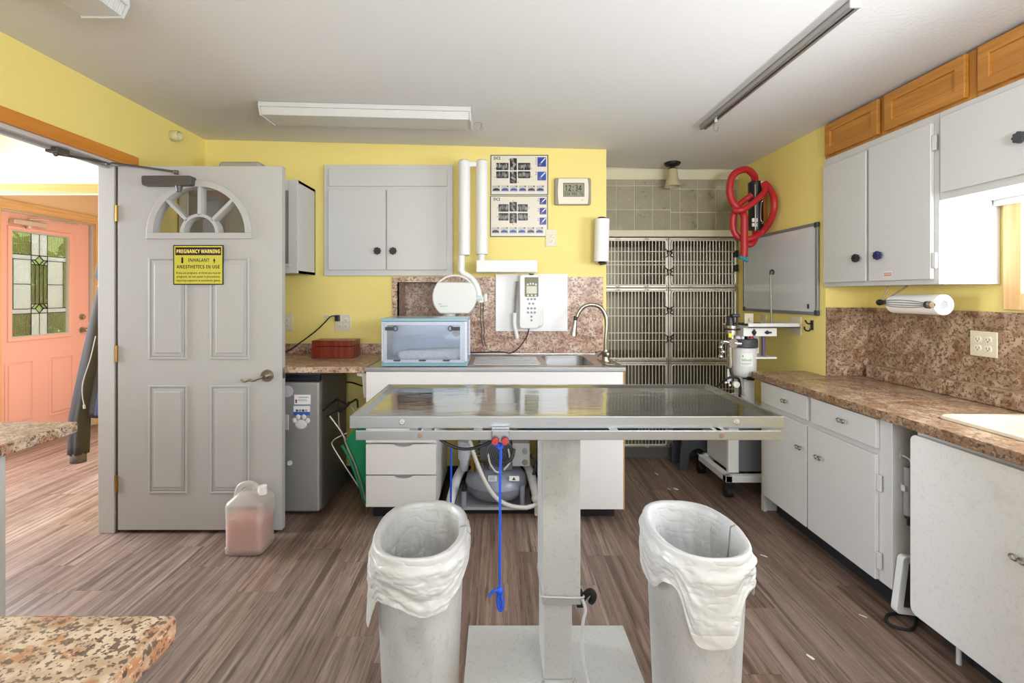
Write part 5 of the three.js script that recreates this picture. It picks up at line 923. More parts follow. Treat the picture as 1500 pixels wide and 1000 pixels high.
// ------------------------------------------------------------------ whiteboard wall
{
  const x = XY, y0 = 1.202, y1 = 1.769, d0 = 2.897, d1 = 3.775;
  const t = thing('whiteboard', 'white dry-erase board with grey frame on the yellow wall', 'whiteboard', [x, y0, -(d0 + d1) / 2]);
  part(t, 'board', box(x - 0.012, x - 0.001, y0 + 0.01, y1 - 0.01, d0 + 0.01, d1 - 0.01), M('dry_erase', '#cfd0d2', 0.14, 0, { clearcoat: 0.6, clearcoatRoughness: 0.08 }));
  part(t, 'frame', merge([box(x - 0.018, x - 0.001, y0, y0 + 0.02, d0, d1, 0.003), box(x - 0.018, x - 0.001, y1 - 0.02, y1, d0, d1, 0.003), box(x - 0.018, x - 0.001, y0, y1, d0, d0 + 0.02, 0.003), box(x - 0.018, x - 0.001, y0, y1, d1 - 0.02, d1, 0.003)]), M('frame_grey', '#8d8f92', 0.4, 0.5));
  for (const [y, d] of [[y0, d0], [y1, d0], [y0, d1], [y1, d1]]) { const yy = y === y0 ? y0 : y1 - 0.03, dd = d === d0 ? d0 : d1 - 0.03; part(t, 'corner_cap', box(x - 0.02, x - 0.001, yy - 0.002, yy + 0.032, dd - 0.002, dd + 0.032, 0.006), mDarkGrey); }
  const m = Q(1184, 452, x - 0.014); single('board_magnet', 'tiny black mark magnet near the corner of the whiteboard', 'magnet', box(x - 0.018, x - 0.0125, m.y, m.y + 0.03, -m.z - 0.007, -m.z + 0.007, 0.002), mBlack);
}
{ // double robe hook
  const q = Q(1190, 476, XY), t = thing('wall_hook', 'small black double wall hook under the whiteboard corner', 'hook', [XY, q.y - 0.035, q.z]);
  const h = V(XY, q.y, q.z);
  part(t, 'plate', box(XY - 0.006, XY - 0.0005, h.y - 0.03, h.y + 0.03, -h.z - 0.012, -h.z + 0.012, 0.002), mBlack);
  part(t, 'prong', merge([tube([h.clone().add(V(-0.006, 0.01, 0)), h.clone().add(V(-0.03, 0.01, 0)), h.clone().add(V(-0.045, 0.03, 0))], 0.005, 14, 8), tube([h.clone().add(V(-0.006, -0.012, 0)), h.clone().add(V(-0.02, -0.035, 0)), h.clone().add(V(-0.045, -0.03, 0)), h.clone().add(V(-0.05, -0.01, 0))], 0.005, 16, 8)]), mBlack);
}
{ // suction unit with coiled red hose
  const d = 3.49, t = thing('suction_hose_holder', 'black wall-mounted cylinder holding the coiled red hose', 'holder', [1.9, P(1108, 346, d).y, -d]);
  const p = (zx, zy, z = 0) => { const px = 1040 + 0.27 * zx; return P(px, 230 + 0.27 * zy, Math.min(d - z, F * 1.915 / (px - CX))); };
  const a = p(250, 395), b = p(247, 140);
  part(t, 'cylinder', merge([rod(a, b, 0.05, 0.05, 28), rod(b, b.clone().add(V(0, 0.008, 0)), 0.044, 0.04, 24)]), mBlack);
  part(t, 'wall_bracket', box(1.87, XY - 0.0005, p(0, 380).y, p(0, 170).y, d - 0.03, d + 0.03, 0.003), M('amber_wood', '#b3702a', 0.5));
  part(t, 'label_sticker', merge([box(p(208, 0).x, p(236, 0).x, p(0, 358).y, p(0, 338).y, d - 0.056, d - 0.046), box(p(208, 0).x, p(234, 0).x, p(0, 382).y, p(0, 364).y, d - 0.056, d - 0.046), box(p(256, 0).x, p(276, 0).x, p(0, 158).y, p(0, 140).y, d - 0.05, d - 0.044)]), mTowel, 'white stickers');
  part(t, 'pipe', merge([rod(p(246, 150, 0.055), p(246, 400, 0.055), 0.006), tube([p(280, 220, 0.05), p(290, 235, 0.055), p(278, 250, 0.05), p(276, 340, 0.05), p(292, 352, 0.055), p(280, 362, 0.05)], 0.003, 30, 6)]), mNickel);
  const r = 0.0265, h = thing('red_hose', 'thick red rubber hose coiled in loops on the yellow wall', 'hose', [p(200, 300).x, p(0, 560).y, -d + 0.1]);
  part(h, 'upper_loop', tube([p(245, 135, 0.0), p(238, 100, 0.03), p(205, 70, 0.06), p(165, 72, 0.08), p(125, 100, 0.09), p(108, 155, 0.09), p(112, 215, 0.09), p(135, 260, 0.1), p(165, 290, 0.1), p(185, 320, 0.12), p(186, 400, 0.12), p(186, 480, 0.12), p(185, 540, 0.12)], 0.0245, 120, 12), mRubberRed);
  part(h, 'lower_loop', tube([p(128, 290, 0.12), p(170, 288, 0.15), p(215, 262, 0.15), p(265, 222, 0.14), p(300, 180, 0.12), p(292, 142, 0.09), p(320, 165, 0.06), p(345, 215, 0.05), p(348, 280, 0.05), p(325, 350, 0.06), p(285, 405, 0.07), p(235, 438, 0.09), p(180, 445, 0.08), p(140, 420, 0.07), p(124, 370, 0.07), p(130, 310, 0.08), p(155, 262, 0.08), p(200, 225, 0.08), p(230, 205, 0.1)], 0.021, 160, 12), mRubberRed);
  part(h, 'short_bend', tube([p(243, 405, 0.02), p(246, 440, 0.06), p(230, 470, 0.1), p(205, 474, 0.1), p(188, 455, 0.1)], 0.02, 40, 12), mRubberRed);
  part(h, 'nozzle', merge([rod(p(185, 538, 0.12), p(184, 548, 0.12), 0.014), rod(p(160, 540, 0.12), p(206, 562, 0.12), 0.013, 0.013, 12)]), M('teal_plastic', '#2f8a9c', 0.45), 'teal nozzle');
}
// ------------------------------------------------------------------ anaesthesia machine
{
  const t = thing('anesthesia_machine', 'white wheeled anesthesia machine with soda lime canister beside the cages', 'medical machine', [1.7, 0, -3.35]);
  const d = 3.2, p = (x, y, z = 0) => P(x, y, d).add(V(0, 0, z));
  part(t, 'base_frame', merge([box(1.49, 1.535, 0.1, 0.145, 3.12, 3.58, 0.004), box(1.49, 1.94, 0.1, 0.145, 3.12, 3.165, 0.004), box(1.49, 1.94, 0.1, 0.145, 3.54, 3.58, 0.004)]), mTubeW);
  for (const [x, dd] of [[1.513, 3.14], [1.513, 3.56], [1.9, 3.14], [1.9, 3.56]]) { const o = part(t, 'caster', (() => { const g = new THREE.CylinderGeometry(0.036, 0.036, 0.04, 20); g.rotateZ(Math.PI / 2); g.translate(x, 0.036, -dd); return g; })(), mBlack); part(o, 'fork', merge([box(x - 0.026, x + 0.026, 0.05, 0.1, dd - 0.025, dd + 0.025, 0.006)]), mBlack); }
  part(t, 'cabinet', box(1.555, 1.9, 0.146, 0.55, 3.2, 3.55, 0.004), M('machine_grey_white', '#cfcfcf', 0.45));
  part(t, 'front_post', box(1.53, 1.6, 0.146, 0.6, 3.17, 3.2, 0.003), mMachine);
  part(t, 'front_panel', box(1.602, 1.9, 0.15, 0.55, 3.185, 3.199, 0.002), M('speckled_grey', '#6a6c6e', 0.7));
  part(t, 'upright', merge([box(1.66, 1.72, 0.55, 1.06, 3.3, 3.36, 0.004), box(1.62, 1.69, 0.55, 0.82, 3.14, 3.17, 0.003)]), mMachine);
  part(t, 'head_box', merge([box(1.585, 1.6, 0.9, 1.115, 3.1, 3.3), box(1.585, 1.80, 1.06, 1.115, 3.08, 3.1, 0.002), box(1.585, 1.80, 0.915, 0.925, 3.08, 3.3), box(1.585, 1.8, 0.9, 1.1, 3.29, 3.3)]), mMachine);
  part(t, 'flow_tube', merge([rod(V(1.648, 0.93, -3.12), V(1.655, 1.06, -3.12), 0.012, 0.015)]), mRubberRed, 'red flow tube'); part(t, 'flow_tube', rod(V(1.735, 0.93, -3.12), V(1.735, 1.06, -3.12), 0.012), M('violet_plastic', '#5b5170', 0.4));
  part(t, 'valve_knob', merge([ball(V(1.65, 1.085, -3.075), 0.014), box(1.645, 1.655, 1.065, 1.105, 3.066, 3.08, 0.002)]), mBlack); part(t, 'valve_knob', merge([ball(V(1.735, 1.085, -3.075), 0.012), box(1.72, 1.76, 1.08, 1.09, 3.066, 3.08, 0.002)]), mBlack);
  part(t, 'shelf', merge([box(1.6, 1.935, 1.115, 1.125, 3.05, 3.4, 0.002), box(1.6, 1.935, 1.115, 1.145, 3.05, 3.056, 0.002), box(1.929, 1.935, 1.115, 1.145, 3.05, 3.4)]), M('shelf_white', '#d8d6d0', 0.4));
  part(t, 'shelf_mat', box(1.62, 1.84, 1.125, 1.132, 3.12, 3.36, 0.002), mBlackMat);
  part(t, 'tray_stand', merge([box(1.68, 1.74, 1.132, 1.2, 3.25, 3.256, 0.002), rod(V(1.71, 1.15, -3.24), V(1.71, 1.17, -3.24), 0.01, 0.004)]), mIvory);
  // soda lime canister
  const c = V(P(1090, 530, 3.14).x, 0, -3.14);
  const can = part(t, 'canister', lathe([[0, 0.79], [0.05, 0.79], [0.066, 0.8], [0.072, 0.83], [0.075, 0.965], [0.07, 0.985], [0.055, 0.99], [0, 0.99]], c, 36), M('canister_white', '#e6e6e0', 0.35, 0, { transmission: 0.2, thickness: 0 }));
  part(can, 'lid', lathe([[0, 0.985], [0.08, 0.985], [0.082, 0.99], [0.082, 1.035], [0.078, 1.04], [0, 1.04]], c, 36), mDarkGrey);
  part(can, 'label', (() => { const g = new THREE.CylinderGeometry(0.0757, 0.0745, 0.085, 16, 1, true, -0.75, 1.0); g.translate(c.x, 0.91, c.z); return g; })(), M('canister_print', '#ffffff', 0.4, 0, { map: print(160, 120, (g, w, h) => { g.fillStyle = '#e2e4dc'; g.fillRect(0, 0, w, h); g.fillStyle = '#6f9a5c'; g.fillRect(20, 20, 16, 16); g.font = 'bold 34px sans-serif'; g.fillText('Sodasorb', 12, 74, 130); g.fillStyle = '#9aa59a'; g.fillRect(12, 90, 120, 6); g.fillRect(12, 102, 90, 5); }) }));
  part(can, 'pressure_valve', merge([rod(V(c.x + 0.025, 1.04, c.z), V(c.x + 0.025, 1.075, c.z), 0.022, 0.018, 20), rod(V(c.x + 0.025, 1.075, c.z), V(c.x + 0.025, 1.1, c.z), 0.014, 0.014), rod(V(c.x + 0.025, 1.1, c.z), V(c.x + 0.025, 1.108, c.z), 0.024, 0.024, 20), rod(V(c.x + 0.025, 1.108, c.z), V(c.x + 0.025, 1.13, c.z), 0.006)]), mBlack);
  part(can, 'valve_cap', rod(V(c.x + 0.025, 1.055, c.z + 0.016), V(c.x + 0.025, 1.085, c.z + 0.02), 0.008), mChrome);
  part(can, 'dome', ball(V(c.x - 0.045, 1.04, c.z), 0.03, 1, 0.7, 1), M('clear_dome', '#d9dad6', 0.15));
  // vaporiser and valves
  const v = V(P(1072, 500, 3.1).x, 0, -3.1);
  part(t, 'vaporizer', merge([rod(V(v.x, 1.07, v.z), V(v.x, 1.12, v.z), 0.04, 0.04, 24), rod(V(v.x, 1.12, v.z), V(v.x, 1.128, v.z), 0.045, 0.045, 24), rod(V(v.x, 1.0, v.z), V(v.x, 1.07, v.z), 0.022)]), mNickel);
  part(t, 'vaporizer_dial', merge([rod(V(v.x - 0.01, 1.128, v.z), V(v.x - 0.012, 1.19, v.z), 0.026, 0.02), box(v.x - 0.03, v.x + 0.02, 1.185, 1.205, 3.03, 3.07, 0.006), rod(V(v.x + 0.03, 1.1, v.z), V(v.x + 0.034, 1.19, v.z), 0.007)]), mBlack);
  part(t, 'yellow_tag', box(v.x - 0.068, v.x - 0.045, 1.06, 1.085, 3.0, 3.01, 0.002), M('yellow_plastic', '#c9c31c', 0.5));
  part(t, 'ring_clamp', (() => { const g = new THREE.TorusGeometry(0.047, 0.005, 8, 28); g.rotateX(Math.PI / 2); g.translate(v.x, 1.105, v.z); return g; })(), mBlack);
  part(t, 'flow_valve', merge([(() => { const g = new THREE.CylinderGeometry(0.03, 0.03, 0.03, 22); g.rotateX(Math.PI / 2); g.translate(v.x - 0.02, 1.02, v.z + 0.05); return g; })(), rod(V(v.x - 0.08, 1.03, v.z + 0.05), V(v.x + 0.03, 1.015, v.z + 0.06), 0.009), rod(V(v.x - 0.02, 0.86, v.z + 0.02), V(v.x - 0.02, 1.0, v.z + 0.02), 0.02, 0.018), ...[0, 1, 2, 3].map(i => ball(V(v.x - 0.085 + 0.012 * (i % 2), 0.93 + 0.03 * i, v.z + 0.03), 0.016))]), mChrome);
  part(t, 'pressure_gauge', merge([(() => { const g = new THREE.CylinderGeometry(0.02, 0.02, 0.02, 20); g.rotateX(Math.PI / 2); g.translate(P(1076, 562, 3.08).x, P(1076, 562, 3.08).y, -3.06); return g; })(), ball(P(1069, 564, 3.08), 0.008), ball(P(1063, 560, 3.08), 0.008)]), mMachine);
  part(t, 'drop_tube', merge([rod(P(1067, 540, 3.09), P(1067, 561, 3.09), 0.008), rod(P(1070, 540, 3.09), P(1070, 558, 3.09), 0.005)]), mTubeW);
  part(t, 'breathing_hose', merge([tube([P(1071, 512, 3.09), P(1069, 530, 3.08), P(1073, 550, 3.07), P(1082, 555, 3.07), P(1084, 570, 3.08), P(1083, 582, 3.06)], 0.008, 40, 8), tube([P(1050, 566, 3.1), P(1058, 560, 3.06), P(1068, 553, 3.04), P(1078, 552, 3.09)], 0.007, 30, 8), rod(P(1088, 554, 3.07), P(1096, 554, 3.07), 0.004), rod(P(1095, 554, 3.07), P(1104, 554.5, 3.07), 0.012)]), mBlack);
  part(t, 'thin_line', merge([tube([P(1085, 556, 3.08), P(1090, 575, 3.1), P(1105, 592, 3.1), P(1116, 600, 3.08)], 0.003, 30, 6), tube([P(1064, 580, 3.08), P(1076, 576, 3.1), P(1092, 582, 3.1), P(1108, 594, 3.06)], 0.003, 30, 6)]), mHose);
  // tall thin hook pole
  const b0 = P(1130, 506, 3.2), b1 = P(1128.5, 402, 3.2); part(t, 'pole', rod(V(b0.x, 1.125, b0.z), b1, 0.006, 0.006, 12), mBolt);
  part(t, 'pole_hook', merge([tube([b1, b1.clone().add(V(0, 0.02, 0)), b1.clone().add(V(0.012, 0.03, 0.0)), b1.clone().add(V(0.022, 0.02, 0)), b1.clone().add(V(0.016, 0.0, 0))], 0.006, 20, 8)]), mBlack);
}
{ // dark grey step stool behind it
  const t = thing('step_stool', 'dark grey plastic step stool on the floor in front of the cages', 'stool', [1.52, 0, -3.69]);
  const s = new THREE.Shape(); s.moveTo(1.37, 0); s.lineTo(1.395, 0.27); s.lineTo(1.62, 0.27); s.lineTo(1.645, 0); s.lineTo(1.58, 0); s.lineTo(1.575, 0.1); s.absarc(1.51, 0.1, 0.065, 0, Math.PI, false); s.lineTo(1.43, 0); s.closePath();
  part(t, 'side', extr(s, 3.605, 3.625, 0.003), mDarkGrey); part(t, 'side', extr(s, 3.77, 3.79, 0.003), mDarkGrey); part(t, 'step', box(1.385, 1.63, 0.27, 0.295, 3.6, 3.795, 0.008), mDarkGrey);
}

// ------------------------------------------------------------------ right-hand base cabinets
const XF = 1.63, DF = px => F * XF / (px - CX);
const loopPull = (parent, x, y, d) => { // figure-eight pull on a face that looks left
  const a = new THREE.TorusGeometry(0.011, 0.0032, 8, 20), b = a.clone(); for (const [g, o] of [[a, -0.012], [b, 0.012]]) { g.rotateY(Math.PI / 2); g.scale(1, 0.8, 1); g.translate(x - 0.018, y, -d + o); }
  return part(parent, 'pull', merge([a, b, rod(V(x, y, -d), V(x - 0.018, y, -d), 0.005)]), mNickel, 'figure-eight metal pull');
};
const hinge = (parent, x, y, d) => part(parent, 'hinge', merge([box(x - 0.012, x, y - 0.035, y + 0.035, d - 0.012, d + 0.012, 0.004), rod(V(x - 0.008, y - 0.03, -d), V(x - 0.008, y + 0.03, -d), 0.006)]), mTrimW, 'white painted hinge');
{
  const d1 = 2.956, d0 = 1.974, t = thing('base_cabinet', 'white base cabinet with two drawers and two doors under the brown counter', 'cabinet', [1.9, 0, -(d0 + d1) / 2]);
  part(t, 'body', merge([box(XF, XY - 0.01, 0.108, 0.803, d0, d1, 0.003), box(XY - 0.02, XR - 0.005, 0.108, 0.803, d0, DR - 0.005)]), mWhiteBody);
  part(t, 'toe_kick', box(1.70, XY - 0.03, 0, 0.108, d0 + 0.02, d1 - 0.05), mBaseB);
  part(t, 'end_leg', merge([box(XF, XF + 0.02, 0, 0.12, d1 - 0.03, d1, 0.002), box(XF + 0.02, XF + 0.1, 0, 0.12, d1 - 0.015, d1)]), mWhite);
  for (const [a, b, hx, hy] of [[1119, 1187, 1148.5, 587], [1193, 1289, 1232.5, 616]]) { const o = part(t, 'drawer', box(XF - 0.018, XF, 0.672, 0.798, DF(b), DF(a), 0.003), mWhite); const q = Q(hx, hy, XF - 0.03); loopPull(o, XF - 0.018, q.y, -q.z); }
  for (const [a, b, hx, hy] of [[1121, 1186, 1170, 655], [1188, 1288, 1198.5, 670]]) { const o = part(t, 'door', box(XF - 0.018, XF, 0.113, 0.645, DF(b), DF(a), 0.003), mWhite); const q = Q(hx, hy, XF - 0.03); loopPull(o, XF - 0.018, q.y, -q.z); if (a > 1150) for (const y of [0.53, 0.2]) hinge(o, XF - 0.004, y, DF(1291)); }
}
{
  const d1 = 1.872, d0 = 0.6, x = 1.615, t = thing('base_cabinet', 'white sink base cabinet with one wide worn door below the cream sink', 'cabinet', [1.9, 0, -1.25]);
  part(t, 'body', merge([box(XF + 0.01, XR - 0.005, 0.1, 0.62, d0, d1 - 0.01, 0.003), box(XF + 0.01, XF + 0.03, 0.62, 0.79, d0, d1 - 0.01), box(XF + 0.02, XR - 0.005, 0.62, 0.8, d1 - 0.03, d1 - 0.012)]), mWhiteBody);
  part(t, 'toe_kick', box(1.70, XR - 0.1, 0, 0.1, d0, d1 - 0.05), mBaseB);
  part(t, 'top_rail', box(XF + 0.004, XF + 0.022, 0.77, 0.803, d0, d1 - 0.012, 0.002), mWhite);
  const s = rrect(-d1, -1.18, 0.088, 0.786, 0.028), g = new THREE.ExtrudeGeometry(s, { depth: 0.014, bevelEnabled: true, bevelThickness: 0.003, bevelSize: 0.003, bevelOffset: -0.003, bevelSegments: 2 });
  g.rotateY(-Math.PI / 2); g.translate(x + 0.017, 0, 0);                         // shape x -> z
  const dm = M('worn_white_paint', '#ffffff', 0.45, 0, { map: scuffTex(941, [226, 224, 220], [196, 193, 188], 0.4) });
  const o = part(t, 'door', muv(g), dm); const q = Q(1494, 819, x - 0.01); loopPull(o, x, q.y, -q.z);
  part(t, 'levelling_foot', rod(V(XF + 0.03, 0, -1.72), V(XF + 0.03, 0.09, -1.72), 0.008, 0.008, 10), mTrimW);
}
// countertop with the cut-out for the sink
const SX0 = 1.73, SX1 = 2.12, SD0 = 1.22, SD1 = 1.885, CT = 0.845;
{
  const s = new THREE.Shape(); s.moveTo(1.6, 0.3); s.lineTo(XR - 0.002, 0.3); s.lineTo(XR - 0.002, DR - 0.002); s.lineTo(XY - 0.002, DR - 0.002); s.lineTo(XY - 0.002, 3.035); s.lineTo(1.625, 3.035); s.lineTo(1.6, 3.01); s.closePath();
  s.holes.push(hole(SX0 + 0.02, SX1 - 0.02, SD0 + 0.02, SD1 - 0.02, 0.06, 6));
  const g = new THREE.ExtrudeGeometry(s, { depth: 0.034, bevelEnabled: true, bevelThickness: 0.003, bevelSize: 0.003, bevelOffset: -0.003, bevelSegments: 2 }); g.rotateX(-Math.PI / 2); g.translate(0, CT - 0.037, 0);
  single('countertop', 'long brown granite-look countertop along the window wall', 'countertop', muv(g), mGranB);
  const t = thing('backsplash', 'brown granite-look backsplash behind the long counter', 'backsplash', [XR - 0.02, CT, -1.7]);
  part(t, 'wall_slab', muv(box(XR - 0.012, XR - 0.001, CT + 0.001, 1.252, 0.3, DR - 0.013)), mGranB);
  part(t, 'return_slab', muv(box(XY + 0.001, XR - 0.012, CT + 0.001, 1.252, DR - 0.012, DR - 0.001)), mGranB);
  part(t, 'curb', muv(box(XR - 0.062, XR - 0.012, CT + 0.001, 0.922, 0.3, DR - 0.06, 0.006)), mGranB);
}
{ // cream drop-in sink
  const t = thing('drop_in_sink', 'cream drop-in kitchen sink set into the brown counter', 'sink', [(SX0 + SX1) / 2, 0.66, -(SD0 + SD1) / 2]);
  const pts = (k, r) => rrect(SX0 + k, SX1 - k, SD0 + k, SD1 - k, r).getPoints(8);
  const rows = [[0, CT + 0.001, 0.03], [0.0, CT + 0.011, 0.03], [0.006, CT + 0.015, 0.03], [0.03, CT + 0.013, 0.06], [0.045, CT + 0.004, 0.075], [0.055, 0.72, 0.08], [0.075, 0.68, 0.08], [0.12, 0.668, 0.06]], pos = [], idx = []; let m = 0;
  rows.forEach(([k, y, r]) => { const q = pts(k, r); m = q.length; q.forEach(p => pos.push(p.x, y, -p.y)); });
  for (let r = 0; r < rows.length - 1; r++) for (let i = 0; i < m; i++) { const j = (i + 1) % m; idx.push(r * m + i, r * m + j, (r + 1) * m + i, r * m + j, (r + 1) * m + j, (r + 1) * m + i); }
  const c0 = pos.length / 3; pos.push((SX0 + SX1) / 2, 0.665, -(SD0 + SD1) / 2); for (let i = 0; i < m; i++) idx.push(c0, (rows.length - 1) * m + i, (rows.length - 1) * m + (i + 1) % m);
  const g = new THREE.BufferGeometry(); g.setAttribute('position', new THREE.Float32BufferAttribute(pos, 3)); g.setIndex(idx); g.computeVertexNormals(); mSinkC.side = THREE.DoubleSide;
  part(t, 'basin', g, mSinkC); part(t, 'drain', rod(V((SX0 + SX1) / 2, 0.6655, -(SD0 + SD1) / 2), V((SX0 + SX1) / 2, 0.672, -(SD0 + SD1) / 2), 0.04, 0.042, 24), mChrome);
}
// things in the gap between the base cabinets
{
  const d = 1.9565, p = (x, y, z = 0) => P(x, y, d).add(V(0, 0, z));
  const h = thing('adhesive_hook', 'white plastic hook inside the gap between the base cabinets', 'hook', [p(1329, 676).x, p(1329, 676).y, -1.972]);
  part(h, 'hook', merge([tube([p(1326, 668, -0.016), p(1331, 672, 0.004), p(1333, 680, 0.01), p(1331, 685, 0.008), p(1330, 683, 0.016)], 0.004, 24, 8), box(p(1323, 0).x, p(1331, 0).x, p(0, 673).y, p(0, 665).y, d + 0.014, 1.9735, 0.003)]), mTrimW);
  const t = thing('hanging_tool', 'grey clipper-like tool hanging in the gap between the base cabinets', 'tool', [p(1331, 768).x, p(1331, 768).y, -d]);
  part(t, 'body', merge([tube([p(1331, 686), p(1331, 715), p(1330.5, 735), p(1331, 754)], 0.0165, 24, 14), rod(p(1331, 684), p(1331, 688), 0.017, 0.017)]), M('tool_grey', '#8f8f8e', 0.45));
  part(t, 'tip', merge([rod(p(1331, 754), p(1331, 759), 0.013), rod(p(1331.5, 759), p(1331.5, 769), 0.007)]), mBlack); part(t, 'switch', box(p(1322, 0).x, p(1325, 0).x, p(0, 719).y, p(0, 710).y, d - 0.01, d + 0.01, 0.002), mTrimW);
  part(t, 'hanging_loop', tube([p(1330, 688), p(1328, 684, 0.004), p(1331, 683, 0.009), p(1334, 684, 0.004), p(1332, 688)], 0.0025, 24, 6), mDarkGrey);
}
{ // white framed scale leaning in the gap
  const t = thing('leaning_panel', 'white plastic framed panel leaning in the gap between the base cabinets', 'panel', [1.668, 0, -1.962], null, 0.0);
  const g1 = rrect(0, 0.26, 0, 0.235, 0.02); g1.holes.push(hole(0.03, 0.23, 0.028, 0.212, 0.008, 4));
  const tilt = g => { g.rotateZ(-0.18); g.translate(-0.055, 0.004, 0); g.translate(0, 0, 0.0); return g; };
  const G = new THREE.ExtrudeGeometry(g1, { depth: 0.022, bevelEnabled: true, bevelThickness: 0.004, bevelSize: 0.004, bevelOffset: -0.004, bevelSegments: 2 });
  G.rotateZ(-0.13); G.translate(-0.055, 0.036, 0.0); lpart(t, 'frame', G, M('white_plastic', '#dcdcd8', 0.45));
  const I = new THREE.BoxGeometry(0.21, 0.195, 0.012); I.translate(0.13, 0.12, 0.012); I.rotateZ(-0.13); I.translate(-0.055, 0.036, 0.0); lpart(t, 'dark_plate', I, M('brown_plate', '#4a3a32', 0.5));
  const a = single('black_cord_loop', 'black cord loop lying on the floor by the leaning white panel', 'cord', tube([[1347, 901], [1325, 899], [1305, 899], [1298, 904], [1302, 913], [1318, 920], [1334, 922], [1341, 914], [1343, 903], [1352, 903], [1362, 910]].map(([x, y]) => { const s = (y - CY) / (H - 0.006); return P(x, y, F / s); }), 0.0055, 80, 8), mBlackMat);
}
// ------------------------------------------------------------------ right-hand wall cabinets
const XU = 1.94, DU = px => F * XU / (px - CX);
const flute = (parent, x, y, d, m) => { const s = new THREE.Shape(); for (let i = 0; i < 48; i++) { const th = 2 * Math.PI * i / 48, r = 0.017 + 0.0022 * Math.cos(8 * th); i ? s.lineTo(r * Math.cos(th), r * Math.sin(th)) : s.moveTo(r, 0); } const g = new THREE.ExtrudeGeometry(s, { depth: 0.01, bevelThickness: 0.004, bevelSize: 0.003, bevelSegments: 2 }); g.rotateY(-Math.PI / 2); g.translate(x - 0.012, y, -d); return part(parent, 'knob', merge([g, rod(V(x, y, -d), V(x - 0.014, y, -d), 0.008)]), m); };
{
  const d1 = 2.836, d0 = DU(1376), t = thing('wall_cabinet', 'white two-door wall cabinet above the brown counter', 'cabinet', [2.07, 1.375, -(d0 + d1) / 2]);
  part(t, 'body', box(XU, XR - 0.001, 1.375, 2.128, d0, d1, 0.002), mWhiteBody);
  const a = part(t, 'door', box(XU - 0.018, XU, 1.398, 2.082, DU(1273), DU(1210), 0.003), mWhite), b = part(t, 'door', box(XU - 0.018, XU, 1.398, 2.09, DU(1369), DU(1277), 0.003), mWhite);
  let q = Q(1257, 378, XU - 0.02); flute(a, XU - 0.018, q.y, -q.z, mBlack); q = Q(1289, 374, XU - 0.02); flute(b, XU - 0.018, q.y, -q.z, M('navy_knob', '#1c2558', 0.3));
  for (const y of [2.0, 1.48]) hinge(b, XU - 0.004, y, DU(1371.5));
  const st = Q(1300, 401.5, XU - 0.0195), pg = new THREE.PlaneGeometry(0.055, 0.028); pg.rotateY(-Math.PI / 2); pg.translate(XU - 0.0188, st.y, st.z);
  part(b, 'sticker', pg, M('sticker_scribble', '#ffffff', 0.5, 0, { map: print(200, 100, (g, w, h) => { g.fillStyle = '#dedbd6'; g.fillRect(0, 0, w, h); g.strokeStyle = '#b8603c'; g.lineWidth = 7; for (const [y, n] of [[34, 7], [70, 9]]) { g.beginPath(); for (let i = 0; i <= n * 4; i++) { const x = 14 + i * (w - 28) / (n * 4), yy = y + 14 * Math.sin(i * 1.9 + y); i ? g.lineTo(x, yy) : g.moveTo(x, yy); } g.stroke(); } }) }));
}
{
  const d1 = DU(1376) - 0.001, d0 = 0.5, t = thing('wall_cabinet', 'white bridge cabinet spanning above the window niche', 'cabinet', [2.07, 1.741, -1.3]);
  part(t, 'body', box(XU, XR - 0.001, 1.741, 2.128, d0, d1, 0.002), mWhiteBody);
  const a = part(t, 'door', box(XU - 0.018, XU, 1.772, 2.1, 1.36, DU(1383), 0.003), mWhite); const q = Q(1499, 201, XU - 0.02); flute(a, XU - 0.018, q.y, -q.z, mDarkGrey);
  part(t, 'door', box(XU - 0.018, XU, 1.772, 2.1, 0.55, 1.35, 0.003), mWhite);
  part(t, 'valance_cleat', box(XR - 0.04, XR - 0.001, 1.715, 1.741, d0, d1 - 0.005, 0.002), mWhite);
}
{ // maple cabinets against the ceiling
  const y0 = 2.129, yt = ceilY(XU) - 0.008;
  const mk = (dA, dB, label, doors) => {
    const t = thing('maple_cabinet', label, 'cabinet', [2.07, y0, -(dA + dB) / 2], null);
    part(t, 'body', muv(box(XU + 0.004, XR - 0.001, y0, ceilY(XR) - 0.006, dA, dB, 0.002)), mMaple);
    for (const [a, b] of doors) {
      const f = rrect(a, b, y0 + 0.012, yt - 0.012, 0.002), i = 0.045; f.holes.push(hole(a + i, b - i, y0 + 0.012 + i, yt - 0.012 - i, 0.001, 3));
      const g = new THREE.ExtrudeGeometry(f, { depth: 0.016, bevelEnabled: true, bevelThickness: 0.002, bevelSize: 0.002, bevelOffset: -0.002, bevelSegments: 1 }); g.rotateY(Math.PI / 2); g.translate(XU - 0.016, 0, 0);
      const o = part(t, 'door_frame', swapuv(muv(g)), mMaple); part(o, 'door_panel', swapuv(muv(box(XU - 0.008, XU + 0.003, y0 + 0.012 + i - 0.003, yt - 0.012 - i + 0.003, a + i - 0.003, b - i + 0.003))), mMaple);
    }
  };
  mk(2.405, 2.836, 'short maple cabinet against the ceiling at the end of the row', [[DU(1290), DU(1212)]]);
  mk(1.94, 2.404, 'maple cabinet against the ceiling with one wide panelled door', [[DU(1419), DU(1300)]]);
  mk(0.6, 1.939, 'long maple cabinet against the ceiling above the bridge cabinet', [[1.42, DU(1438)], [0.7, 1.38]]);
}
